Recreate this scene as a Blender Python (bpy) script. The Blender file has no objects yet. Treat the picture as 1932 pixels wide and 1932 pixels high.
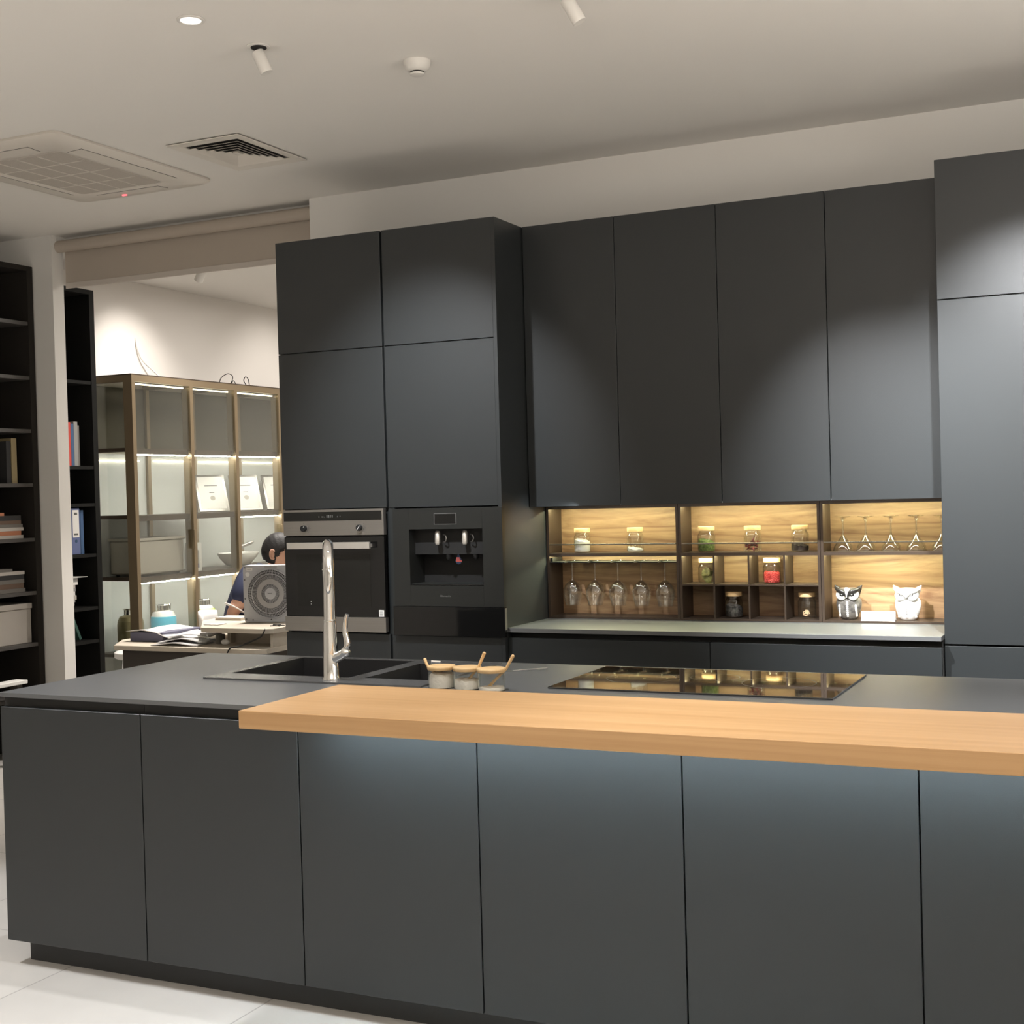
import bpy, bmesh, math, random
from mathutils import Vector, Matrix
random.seed(7)
C = bpy.context.scene.collection
PI = math.pi

# ------------------------------------------------------------------ camera
cam_d = bpy.data.cameras.new('camera'); cam = bpy.data.objects.new('camera', cam_d); C.objects.link(cam)
cam_d.sensor_width = 36; cam_d.lens = 36*2546.5/1932; cam_d.clip_start = 0.05; cam_d.clip_end = 100
Rr = Vector((0.90383394, 0.42700325, -0.02743047)); Uu = Vector((0.01850637, 0.02503608, 0.99951524)); Ff = Vector((-0.42748301, 0.90390343, -0.01472617))
M = Matrix((Rr, Uu, -Ff)).transposed().to_4x4(); M.translation = Vector((0, 0, 1.5265)); cam.matrix_world = M
bpy.context.scene.camera = cam

# ------------------------------------------------------------------ world, exposure, room light
w = bpy.data.worlds.new('world'); bpy.context.scene.world = w; w.use_nodes = True
w.node_tree.nodes['Background'].inputs[0].default_value = (0.9, 0.92, 1, 1); w.node_tree.nodes['Background'].inputs[1].default_value = 0.02
vs = bpy.context.scene.view_settings
vs.view_transform = 'Standard'; vs.look = 'None'; vs.gamma = 1; vs.use_curve_mapping = False; vs.exposure = 0.0
WARM = (1, 0.93, 0.86); NEUT = (0.97, 0.98, 1.0); COOL = (0.86, 0.94, 1.0); LED = (1, 1, 0.62); LEDW = (1, 0.92, 0.72)

def area(name, loc, aim, size, energy, col, size_y=None, spread=PI):
    l = bpy.data.lights.new(name, 'AREA'); l.energy = energy; l.color = col; l.size = size; l.spread = spread
    if size_y: l.shape = 'RECTANGLE'; l.size_y = size_y
    o = bpy.data.objects.new(name, l); C.objects.link(o); o.location = loc
    o.rotation_euler = (Vector(aim) - Vector(loc)).to_track_quat('-Z', 'Y').to_euler(); return o
def spot(name, loc, aim, energy, angle, col, blend=0.6, radius=0.03):
    l = bpy.data.lights.new(name, 'SPOT'); l.energy = energy; l.color = col; l.spot_size = math.radians(angle); l.spot_blend = blend; l.shadow_soft_size = radius
    o = bpy.data.objects.new(name, l); C.objects.link(o); o.location = loc
    o.rotation_euler = (Vector(aim) - Vector(loc)).to_track_quat('-Z', 'Y').to_euler(); return o

area('showroom_fill', (1.2, -1.2, 3.10), (1.2, -1.2, 0), 3.0, 70, WARM, 2.4, math.radians(100))  # two unseen area lights added as general fill for the room
area('showroom_fill', (-3.4, 0.0, 3.10), (-3.4, 0.0, 0), 2.6, 60, WARM, 2.2, math.radians(100))
area('ceiling_fill', (1.7, 3.4, 2.2), (1.2, 3.4, 3.1), 1.8, 56, WARM, 3.2)  # added uplights outside the frame, only there to brighten the ceiling
area('ceiling_fill', (-4.9, 2.2, 2.2), (-4.6, 2.4, 3.1), 1.6, 5, WARM, 1.6)
area('ceiling_fill', (0.0, 0.3, 2.3), (0.0, 0.5, 3.1), 2.0, 115, WARM, 1.2)
for ax_l in (-3.25, -2.3, -1.35, -0.4): spot('aisle_fill', (ax_l, 4.97, 3.12), (ax_l, 4.97, 0), 230, 34, WARM, 0.7)  # added lamps without fixtures; their floor bounce lifts the ceiling
spot('kitchen_spot', (-2.87, 4.06, 3.05), (-3.06, 5.53, 1.72), 350, 52, NEUT, 1.0)
spot('kitchen_spot', (-1.64, 4.14, 3.05), (-0.82, 5.75, 1.15), 800, 48, NEUT, 1.0)
spot('kitchen_spot', (-0.35, 4.2, 3.05), (-0.35, 5.60, 1.50), 880, 58, NEUT, 1.0)
spot('kitchen_spot', (-2.896, 3.695, 3.14), (-3.0, 3.9, 0), 110, 75, NEUT, 0.8)
spot('kitchen_spot', (-0.6, 3.1, 3.13), (-0.7, 3.1, 0), 155, 56, NEUT, 0.8)
spot('kitchen_spot', (-1.8, 3.12, 3.13), (-1.8, 3.2, 0), 155, 72, NEUT, 0.8)
spot('kitchen_spot', (-4.4, 2.6, 3.13), (-3.7, 2.4, 0), 240, 72, NEUT, 0.3)
spot('office_spot', (-5.9, 7.55, 3.04), (-6.75, 7.75, 2.35), 45, 70, WARM, 0.9)
spot('office_spot', (-5.6, 9.6, 3.04), (-6.75, 9.5, 2.3), 30, 75, WARM, 0.9)
area('office_light', (-4.6, 8.2, 3.10), (-4.6, 8.2, 0), 1.6, 95, WARM, 1.6)
spot('office_spot', (-4.85, 6.95, 3.12), (-4.95, 6.4, 0.7), 380, 62, WARM, 0.8)  # extra lamp added to brighten the desk top, no fixture modelled

# ------------------------------------------------------------------ materials
MAT = {}
def mat(name, col, rough=0.5, metal=0, spec=0.5, emit=None, estr=0, trans=0, bump=None, noise=None, coat=0, ior=1.45):
    m = bpy.data.materials.new(name); m.use_nodes = True; nt = m.node_tree; b = nt.nodes['Principled BSDF']
    b.inputs['Base Color'].default_value = (*col, 1); b.inputs['Roughness'].default_value = rough; b.inputs['Metallic'].default_value = metal
    b.inputs['Specular IOR Level'].default_value = spec; b.inputs['IOR'].default_value = ior
    b.inputs['Transmission Weight'].default_value = trans; b.inputs['Coat Weight'].default_value = coat
    if emit: b.inputs['Emission Color'].default_value = (*emit, 1); b.inputs['Emission Strength'].default_value = estr
    tc = nt.nodes.new('ShaderNodeTexCoord')
    if noise:      # (scale xyz, dark colour, mix)
        sc, c2, lo, hi = noise
        mp = nt.nodes.new('ShaderNodeMapping'); mp.inputs['Scale'].default_value = sc if isinstance(sc, tuple) else (sc,)*3
        n = nt.nodes.new('ShaderNodeTexNoise'); n.inputs['Scale'].default_value = 1; n.inputs['Detail'].default_value = 5; n.inputs['Roughness'].default_value = 0.6
        r = nt.nodes.new('ShaderNodeValToRGB'); r.color_ramp.elements[0].position = lo; r.color_ramp.elements[1].position = hi
        r.color_ramp.elements[0].color = (*c2, 1); r.color_ramp.elements[1].color = (*col, 1)
        nt.links.new(tc.outputs['Object'], mp.inputs[0]); nt.links.new(mp.outputs[0], n.inputs['Vector']); nt.links.new(n.outputs['Fac'], r.inputs[0]); nt.links.new(r.outputs[0], b.inputs['Base Color'])
    if bump:
        sc, st = bump
        n2 = nt.nodes.new('ShaderNodeTexNoise'); n2.inputs['Scale'].default_value = sc; n2.inputs['Detail'].default_value = 3
        bp = nt.nodes.new('ShaderNodeBump'); bp.inputs['Strength'].default_value = st; bp.inputs['Distance'].default_value = 0.002
        nt.links.new(tc.outputs['Object'], n2.inputs['Vector']); nt.links.new(n2.outputs['Fac'], bp.inputs['Height']); nt.links.new(bp.outputs[0], b.inputs['Normal'])
    MAT[name] = m; return m
def wood(name, c1, c2, scale, dist=2.0, rough=0.45):
    m = bpy.data.materials.new(name); m.use_nodes = True; nt = m.node_tree; b = nt.nodes['Principled BSDF']
    tc = nt.nodes.new('ShaderNodeTexCoord'); mp = nt.nodes.new('ShaderNodeMapping'); mp.inputs['Scale'].default_value = scale
    n = nt.nodes.new('ShaderNodeTexNoise'); n.inputs['Scale'].default_value = 1; n.inputs['Detail'].default_value = 8; n.inputs['Roughness'].default_value = 0.62; n.inputs['Distortion'].default_value = dist
    r = nt.nodes.new('ShaderNodeValToRGB'); r.color_ramp.elements[0].position = 0.33; r.color_ramp.elements[1].position = 0.66
    r.color_ramp.elements[0].color = (*c2, 1); r.color_ramp.elements[1].color = (*c1, 1)
    nt.links.new(tc.outputs['Object'], mp.inputs[0]); nt.links.new(mp.outputs[0], n.inputs['Vector']); nt.links.new(n.outputs['Fac'], r.inputs[0]); nt.links.new(r.outputs[0], b.inputs['Base Color'])
    b.inputs['Roughness'].default_value = rough; MAT[name] = m; return m
def pane(name, tint, refl=0.10, face=0.55):
    """thin clear glass: tinted see-through with mirror reflection that grows at the rims"""
    m = bpy.data.materials.new(name); m.use_nodes = True; nt = m.node_tree; nt.nodes.clear()
    out = nt.nodes.new('ShaderNodeOutputMaterial'); mx = nt.nodes.new('ShaderNodeMixShader'); t = nt.nodes.new('ShaderNodeBsdfTransparent'); g = nt.nodes.new('ShaderNodeBsdfGlossy')
    t.inputs[0].default_value = (*tint, 1); g.inputs['Roughness'].default_value = 0.03; g.inputs[0].default_value = (0.95, 0.97, 0.95, 1)
    lw = nt.nodes.new('ShaderNodeLayerWeight'); lw.inputs[0].default_value = face
    mr = nt.nodes.new('ShaderNodeMapRange'); mr.inputs[3].default_value = refl*0.4; mr.inputs[4].default_value = min(1, refl*6)
    pw = nt.nodes.new('ShaderNodeMath'); pw.operation = 'POWER'; pw.inputs[1].default_value = 2.5
    nt.links.new(lw.outputs['Facing'], pw.inputs[0]); nt.links.new(pw.outputs[0], mr.inputs[0]); nt.links.new(mr.outputs[0], mx.inputs[0])
    nt.links.new(t.outputs[0], mx.inputs[1]); nt.links.new(g.outputs[0], mx.inputs[2]); nt.links.new(mx.outputs[0], out.inputs[0])
    MAT[name] = m; return m
def emit(name, col, s):
    m = bpy.data.materials.new(name); m.use_nodes = True; nt = m.node_tree; nt.nodes.clear()
    out = nt.nodes.new('ShaderNodeOutputMaterial'); e = nt.nodes.new('ShaderNodeEmission'); e.inputs[0].default_value = (*col, 1); e.inputs[1].default_value = s
    nt.links.new(e.outputs[0], out.inputs[0]); MAT[name] = m; return m

mat('laminate', (0.019, 0.022, 0.0232), 0.38, spec=0.65, bump=(900, 0.15))
mat('counter', (0.105, 0.108, 0.110), 0.36, spec=0.7, bump=(700, 0.1))
mat('channel', (0.012, 0.012, 0.012), 0.5)
mat('carcass', (0.035, 0.036, 0.036), 0.6)
mat('ceiling_paint', (0.80, 0.78, 0.74), 0.9, spec=0.1)
mat('wall_paint', (0.72, 0.705, 0.67), 0.9, spec=0.1)
mat('white_paint', (0.80, 0.77, 0.73), 0.85, spec=0.1)
mat('white_plastic', (0.72, 0.70, 0.66), 0.4)
mat('ac_plastic', (0.66, 0.62, 0.56), 0.45)
mat('ac_grille', (0.50, 0.46, 0.41), 0.7, noise=((260, 260, 260), (0.42, 0.385, 0.34), 0.4, 0.6))
mat('seam_dark', (0.02, 0.018, 0.016), 0.8)
mat('blind_fabric', (0.44, 0.385, 0.325), 0.9, bump=(400, 0.3))
mat('hem', (0.55, 0.50, 0.45), 0.6)
wood('oak', (0.55, 0.335, 0.16), (0.46, 0.265, 0.115), (0.55, 14, 30), 1.2, 0.42)
wood('walnut', (0.35, 0.225, 0.12), (0.165, 0.085, 0.042), (1.3, 6, 13), 2.2, 0.5)
mat('rail_metal', (0.30, 0.27, 0.25), 0.22, metal=1)
wood('bamboo', (0.72, 0.50, 0.26), (0.60, 0.38, 0.17), (6, 60, 60), 0.5, 0.5)
wood('desk_wood', (0.58, 0.52, 0.43), (0.52, 0.46, 0.37), (1.0, 12, 12), 0.8, 0.5)
mat('desk_dark', (0.05, 0.042, 0.035), 0.6)
mat('chrome', (0.86, 0.86, 0.85), 0.05, metal=1)
mat('bronze', (0.09, 0.065, 0.048), 0.4, metal=0.6)
mat('brass', (0.26, 0.20, 0.125), 0.40, metal=0.45)
mat('steel', (0.34, 0.325, 0.30), 0.36, metal=0.85, noise=((2, 400, 400), (0.31, 0.29, 0.27), 0.3, 0.7))
mat('handle_steel', (0.62, 0.59, 0.54), 0.38, metal=0.7)
mat('black_glass', (0.006, 0.006, 0.006), 0.06, spec=0.6)
mat('black_gloss', (0.009, 0.009, 0.008), 0.16, spec=0.5)
mat('black_frame', (0.016, 0.017, 0.016), 0.32, spec=0.5)
mat('black_matte', (0.010, 0.010, 0.010), 0.6)
mat('hob_glass', (0.008, 0.008, 0.008), 0.035, spec=1.6, coat=1.0)
mat('hob_mark', (0.05, 0.05, 0.05), 0.3)
mat('composite', (0.020, 0.020, 0.021), 0.45, bump=(500, 0.3))
mat('sink_rim', (0.10, 0.10, 0.10), 0.25, spec=0.9, bump=(500, 0.2))
mat('mark_grey', (0.11, 0.11, 0.105), 0.5)
mat('mark_pale', (0.55, 0.55, 0.53), 0.5)
mat('sticker', (0.75, 0.76, 0.76), 0.5)
mat('red_mark', (0.75, 0.12, 0.10), 0.4, emit=(1, 0.25, 0.22), estr=0.25)
mat('blue_mark', (0.12, 0.2, 0.42), 0.4)
mat('bookcase_dark', (0.022, 0.019, 0.016), 0.7, spec=0.25)
mat('bookcase_black', (0.008, 0.008, 0.007), 0.7, spec=0.25)
mat('shelf_edge', (0.075, 0.07, 0.065), 0.5)
mat('paper', (0.76, 0.75, 0.72), 0.7)
mat('paper_warm', (0.62, 0.56, 0.48), 0.7)
mat('paper_grey', (0.56, 0.55, 0.55), 0.7)
mat('box_grey', (0.40, 0.37, 0.33), 0.6)
mat('skin', (0.56, 0.33, 0.24), 0.5)
mat('hair', (0.010, 0.009, 0.009), 0.6, bump=(150, 0.6))
mat('navy', (0.018, 0.024, 0.06), 0.8, bump=(300, 0.3))
mat('trousers', (0.03, 0.03, 0.035), 0.8)
mat('fan_grey', (0.46, 0.465, 0.48), 0.45)
mat('fan_ring', (0.36, 0.35, 0.34), 0.5)
mat('fan_dark', (0.09, 0.088, 0.086), 0.7)
mat('porcelain', (0.84, 0.83, 0.80), 0.15)
mat('owl_grey', (0.17, 0.16, 0.14), 0.28, noise=(45, (0.07, 0.065, 0.06), 0.35, 0.6))
mat('owl_dark', (0.018, 0.016, 0.014), 0.3)
mat('owl_silver', (0.62, 0.61, 0.57), 0.3)
mat('black_rubber', (0.012, 0.012, 0.012), 0.5)
mat('back_glass', (0.60, 0.62, 0.60), 0.25)
mat('back_glass_dim', (0.085, 0.078, 0.058), 0.25)  # top row's weaker light put into a darker panel colour
mat('rice', (0.82, 0.80, 0.76), 0.8, bump=(260, 1.0))
mat('herb', (0.20, 0.27, 0.07), 0.8, noise=(120, (0.06, 0.09, 0.02), 0.35, 0.6), bump=(200, 1.0))
mat('chili', (0.22, 0.03, 0.03), 0.5, noise=(60, (0.03, 0.012, 0.01), 0.4, 0.6))
mat('pepper', (0.05, 0.035, 0.03), 0.7, bump=(250, 1.0))
mat('leafy', (0.22, 0.20, 0.07), 0.7, noise=(50, (0.10, 0.09, 0.03), 0.4, 0.6))
mat('bean', (0.55, 0.06, 0.05), 0.35)
mat('mush', (0.10, 0.09, 0.085), 0.8, noise=(90, (0.02, 0.018, 0.016), 0.4, 0.6), bump=(180, 1.0))
mat('peel', (0.70, 0.48, 0.28), 0.5)
mat('salt', (0.86, 0.80, 0.72), 0.8, bump=(120, 1.0))
mat('plug_gold', (0.22, 0.19, 0.10), 0.35, metal=0.4)
mat('plug_blue', (0.14, 0.62, 0.86), 0.3)
mat('plug_lime', (0.52, 0.72, 0.05), 0.35)
pane('clear_glass', (0.93, 0.94, 0.92), 0.14)
pane('wine_glass_clear', (0.94, 0.94, 0.92), 0.30, 0.65)
pane('door_glass', (0.93, 0.94, 0.92), 0.08)
emit('led_warm', LED, 112.0)
emit('led_soft', LEDW, 14.0)
emit('led_cab', (1, 0.97, 0.88), 75.0)
emit('led_dim', (1, 0.88, 0.62), 5.0)
emit('led_cool', (0.76, 0.92, 1.0), 120.0)
emit('led_counter', (0.93, 0.97, 1.0), 14.0)
emit('lamp_on', (1, 0.95, 0.88), 1.6)
emit('red_led', (1, 0.1, 0.12), 3)
# floor tiles
m = mat('floor_tile', (0.60, 0.575, 0.54), 0.35, spec=0.4); nt = m.node_tree; b = nt.nodes['Principled BSDF']
tc = nt.nodes.new('ShaderNodeTexCoord'); br = nt.nodes.new('ShaderNodeTexBrick'); br.offset = 0; br.inputs['Scale'].default_value = 1
br.inputs['Brick Width'].default_value = 0.8; br.inputs['Row Height'].default_value = 0.8; br.inputs['Mortar Size'].default_value = 0.003; br.inputs['Mortar Smooth'].default_value = 0.2
br.inputs['Color1'].default_value = (0.62, 0.595, 0.56, 1); br.inputs['Color2'].default_value = (0.585, 0.56, 0.53, 1); br.inputs['Mortar'].default_value = (0.38, 0.36, 0.34, 1)
mp = nt.nodes.new('ShaderNodeMapping'); mp.inputs['Location'].default_value = (0.35, 0.12, 0)
nt.links.new(tc.outputs['Object'], mp.inputs[0]); nt.links.new(mp.outputs[0], br.inputs['Vector'])
nz = nt.nodes.new('ShaderNodeTexNoise'); nz.inputs['Scale'].default_value = 3; nz.inputs['Detail'].default_value = 6; nt.links.new(tc.outputs['Object'], nz.inputs['Vector'])
mx = nt.nodes.new('ShaderNodeMixRGB'); mx.blend_type = 'MULTIPLY'; mx.inputs[0].default_value = 0.25; nt.links.new(br.outputs['Color'], mx.inputs[1]); nt.links.new(nz.outputs['Fac'], mx.inputs[2]); nt.links.new(mx.outputs[0], b.inputs['Base Color'])

# ------------------------------------------------------------------ mesh helpers
def NB(): return bmesh.new()
def bx(bm, x0, x1, y0, y1, z0, z1, bevel=0, seg=2):
    vs_ = [bm.verts.new((x, y, z)) for x in (x0, x1) for y in (y0, y1) for z in (z0, z1)]
    fs = [(0, 1, 3, 2), (4, 6, 7, 5), (0, 4, 5, 1), (2, 3, 7, 6), (0, 2, 6, 4), (1, 5, 7, 3)]
    fl = [bm.faces.new([vs_[i] for i in f]) for f in fs]
    if bevel:
        es = list({e for f in fl for e in f.edges}); bmesh.ops.bevel(bm, geom=es, offset=bevel, segments=seg, profile=0.5, affect='EDGES')
    return bm
def prism(bm, pts, z0, z1):       # pts: xy outline, counter-clockwise
    a = [bm.verts.new((x, y, z0)) for x, y in pts]; b = [bm.verts.new((x, y, z1)) for x, y in pts]; n = len(pts)
    bm.faces.new(a[::-1]); bm.faces.new(b)
    for i in range(n): bm.faces.new((a[i], a[(i+1) % n], b[(i+1) % n], b[i]))
    return bm
def lathe(bm, prof, seg=28, c=(0, 0, 0), caps=True, mtx=None, sx=1, sy=1):
    rings = []
    for r, z in prof:
        ring = []
        for k in range(seg):
            a = 2*PI*k/seg; v = Vector((r*math.cos(a)*sx, r*math.sin(a)*sy, z))
            if mtx: v = mtx @ v
            ring.append(bm.verts.new(v + Vector(c)))
        rings.append(ring)
    for i in range(len(rings)-1):
        for k in range(seg): bm.faces.new((rings[i][k], rings[i][(k+1) % seg], rings[i+1][(k+1) % seg], rings[i+1][k]))
    if caps:
        bm.faces.new(rings[0][::-1]); bm.faces.new(rings[-1])
    return bm
def tube(bm, pts, r, seg=10, caps=True):
    pts = [Vector(p) for p in pts]; n = len(pts); rr = r if isinstance(r, (list, tuple)) else [r]*n
    rings = []; up = None
    for i, p in enumerate(pts):
        d = (pts[min(i+1, n-1)] - pts[max(i-1, 0)]).normalized()
        if up is None: up = d.orthogonal().normalized()
        up = (up - d*up.dot(d)).normalized(); s = d.cross(up)
        rings.append([bm.verts.new(p + (up*math.cos(2*PI*k/seg) + s*math.sin(2*PI*k/seg))*rr[i]) for k in range(seg)])
    for i in range(n-1):
        for k in range(seg): bm.faces.new((rings[i][k], rings[i][(k+1) % seg], rings[i+1][(k+1) % seg], rings[i+1][k]))
    if caps: bm.faces.new(rings[0][::-1]); bm.faces.new(rings[-1])
    return bm
def ball(bm, c, rx, ry, rz, seg=20, mtx=None):
    n0 = len(bm.verts); r = bmesh.ops.create_uvsphere(bm, u_segments=seg, v_segments=max(8, seg*2//3), radius=1)
    for v in r['verts']:
        q = Vector((v.co.x*rx, v.co.y*ry, v.co.z*rz))
        if mtx: q = mtx @ q
        v.co = q + Vector(c)
    return bm
def smooth_curve(pts, n=8):
    P = [Vector(p) for p in pts]; P = [P[0]*2-P[1]] + P + [P[-1]*2-P[-2]]; out = []
    for i in range(1, len(P)-2):
        for k in range(n):
            t = k/n; a, b, c, d = P[i-1], P[i], P[i+1], P[i+2]
            out.append(0.5*((2*b) + (c-a)*t + (2*a-5*b+4*c-d)*t*t + (3*b-a-3*c+d)*t**3))
    out.append(P[-2]); return out
def obj(name, bm, m, parent=None, smooth=False, label=None, local=False):
    bmesh.ops.recalc_face_normals(bm, faces=bm.faces)
    me = bpy.data.meshes.new(name); o = bpy.data.objects.new(name, me); C.objects.link(o)
    if not local:
        if parent is None:
            xs = [v.co for v in bm.verts]; base = Vector(((min(v.x for v in xs)+max(v.x for v in xs))/2, (min(v.y for v in xs)+max(v.y for v in xs))/2, min(v.z for v in xs)))
            o.location = base
        else:
            r = parent
            base = Vector((0, 0, 0))
            while r is not None: base += r.location; r = r.parent
        for v in bm.verts: v.co -= base
    bm.to_mesh(me); bm.free()
    if smooth:
        for p in me.polygons: p.use_smooth = True
        if hasattr(me, 'set_sharp_from_angle'): me.set_sharp_from_angle(angle=math.radians(40))
    me.materials.append(MAT[m] if isinstance(m, str) else m)
    if parent is not None: o.parent = parent
    if label: o['label'] = label
    return o
def thing(name, label, cat, loc, group=None):
    o = bpy.data.objects.new(name, None); C.objects.link(o); o.location = loc; o.empty_display_size = 0.05
    o['label'] = label; o['category'] = cat
    if group: o['group'] = group
    return o
def tag(o, label, cat, group=None, kind=None):
    o['label'] = label; o['category'] = cat
    if group: o['group'] = group
    if kind: o['kind'] = kind
    return o
def struct(name, bm, m, label=None):
    o = obj(name, bm, m); o['kind'] = 'structure'
    if label: o['label'] = label
    return o
def dup(root, loc, label, rotz=None):
    r = root.copy(); C.objects.link(r); r.location = loc; r['label'] = label
    if rotz is not None: r.rotation_euler = (0, 0, rotz)
    for ch in list(root.children):
        c = ch.copy(); C.objects.link(c); c.parent = r
        for g in list(ch.children):
            d = g.copy(); C.objects.link(d); d.parent = c
    return r
def marks(bm, x0, z0, wd, ht, y, n, seed=1, plane='y', th=0.0006):
    """small run of letter-like strokes on a face pointing to -y"""
    rnd = random.Random(seed); s = wd/n
    for i in range(n):
        h = ht*(1 if i == 0 else rnd.choice((0.62, 0.62, 0.7, 0.95)))
        a = x0+i*s
        bx(bm, a, a+s*0.22, y-th, y, z0, z0+h)
        if rnd.random() < 0.8: bx(bm, a+s*0.45, a+s*0.68, y-th, y, z0, z0+h*0.9)
        bx(bm, a+s*0.2, a+s*0.5, y-th, y, z0+(h*0.4 if rnd.random() < .5 else 0), z0+(h*0.4 if False else h*0.55))

Z = 3.15      # ceiling height
# ------------------------------------------------------------------ the room
bm = NB(); bx(bm, -7.4, 3.2, -3.2, 10.6, -0.1, 0); struct('floor', bm, 'floor_tile', 'pale grey tiled floor')
bm = NB(); bx(bm, -7.4, 3.2, -3.2, 10.6, Z, Z+0.1); struct('ceiling', bm, 'ceiling_paint', 'plain painted ceiling')
bm = NB(); bx(bm, -4.10, 3.2, 6.20, 6.36, 0, Z); struct('wall_back', bm, 'wall_paint', 'wall behind the kitchen cabinets')
bm = NB(); bx(bm, -6.146, -5.95, 6.20, 6.292, 0, Z); bx(bm, -6.75, -6.146, 6.2, 6.292, 0, Z)
struct('wall_corner', bm, 'wall_paint', 'narrow wall end beside the dark bookcase')
bm = NB(); bx(bm, -5.95, -4.10, 6.325, 6.36, 2.868, Z); struct('trim_1', bm, 'wall_paint', 'lintel behind the roller blind')
bm = NB(); bx(bm, -6.75, -6.45, -3.2, 6.2, 0, Z); struct('wall_left', bm, 'wall_paint', 'left wall behind the dark bookcase')
bm = NB(); bx(bm, -7.0, -6.75, 6.2, 10.6, 0, Z); struct('wall_far', bm, 'white_paint', 'white wall of the room beyond the opening')
bm = NB(); bx(bm, -6.75, 3.2, 10.4, 10.6, 0, Z); struct('wall_end', bm, 'white_paint')
bm = NB(); bx(bm, 3.0, 3.2, -3.2, 10.4, 0, Z); struct('wall_right', bm, 'wall_paint')
bm = NB(); bx(bm, -6.45, 3.0, -3.2, -3.0, 0, Z); struct('wall_front', bm, 'wall_paint')

# ------------------------------------------------------------------ island
F = 3.317; BI = 4.42; X0 = -3.473; DW = 0.592; TOP = 0.907
ordw = ['first and leftmost', 'second from the left', 'third from the left', 'fourth from the left', 'fifth from the left', 'sixth, at the right edge']
what = ['at the free end', 'under the bar corner', 'in front of the sink', 'in front of the spice jars', 'in front of the hob', 'cut off by the picture']
for k in range(6):
    a = X0+k*DW; b_ = a+DW
    t = thing('island_cabinet', f'charcoal island base cabinet, {ordw[k]}, {what[k]}', 'cabinet', ((a+b_)/2, 3.86, 0), 'island base cabinets')
    bm = NB(); zs = 0.60
    bx(bm, a+0.0005, a+0.018, F+0.021, 4.395, 0.082, zs if k else 0.86); bx(bm, b_-0.018, b_-0.0005, F+0.021, 4.395, 0.082, zs if k < 5 else 0.86)
    bx(bm, a+0.0185, b_-0.0185, F+0.021, 4.395, 0.082, 0.10); bx(bm, a+0.0005, b_-0.0005, 4.396, 4.412, 0.082, 0.884)
    obj('carcass', bm, 'laminate', t)
    bm = NB(); bx(bm, a+0.002, b_-0.002, F, F+0.020, 0.081, 0.860, 0.0012, 1); obj('door', bm, 'laminate', t)
    bm = NB(); bx(bm, a+0.001, b_-0.001, F+0.0215, F+0.036, 0.80, 0.892); obj('handle_recess', bm, 'channel', t)
    bm = NB(); bx(bm, a+(0.04 if k == 0 else 0), b_, F+0.06, F+0.076, 0.0, 0.0815); bx(bm, a+0.04, a+0.056, F+0.0765, 4.35, 0.0, 0.0815) if k == 0 else None
    obj('plinth', bm, 'carcass', t)
# worktop with two cut-outs
def slab_holes(bm, x0, x1, y0, y1, z0, z1, holes):
    xs = sorted({x0, x1, *[h[0] for h in holes], *[h[1] for h in holes]}); ys = sorted({y0, y1, *[h[2] for h in holes], *[h[3] for h in holes]})
    def inh(x, y): return any(h[0] < x < h[1] and h[2] < y < h[3] for h in holes)
    V = {}
    def v(i, j, k):
        if (i, j, k) not in V: V[(i, j, k)] = bm.verts.new((xs[i], ys[j], (z0, z1)[k]))
        return V[(i, j, k)]
    S = {(i, j) for i in range(len(xs)-1) for j in range(len(ys)-1) if not inh((xs[i]+xs[i+1])/2, (ys[j]+ys[j+1])/2)}
    for i, j in S:
        bm.faces.new((v(i, j, 1), v(i+1, j, 1), v(i+1, j+1, 1), v(i, j+1, 1))); bm.faces.new((v(i, j, 0), v(i, j+1, 0), v(i+1, j+1, 0), v(i+1, j, 0)))
        if (i-1, j) not in S: bm.faces.new((v(i, j, 0), v(i, j, 1), v(i, j+1, 1), v(i, j+1, 0)))
        if (i+1, j) not in S: bm.faces.new((v(i+1, j, 0), v(i+1, j+1, 0), v(i+1, j+1, 1), v(i+1, j, 1)))
        if (i, j-1) not in S: bm.faces.new((v(i, j, 0), v(i+1, j, 0), v(i+1, j, 1), v(i, j, 1)))
        if (i, j+1) not in S: bm.faces.new((v(i, j+1, 0), v(i, j+1, 1), v(i+1, j+1, 1), v(i+1, j+1, 0)))
bm = NB(); slab_holes(bm, X0-0.004, X0+6*DW+0.004, F-0.001, BI, 0.893, TOP, [(-2.965, -2.145, 3.80, 4.345)])
tag(obj('island_worktop', bm, 'counter'), 'thin matt dark grey worktop slab lying on the island cabinets', 'worktop')

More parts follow.
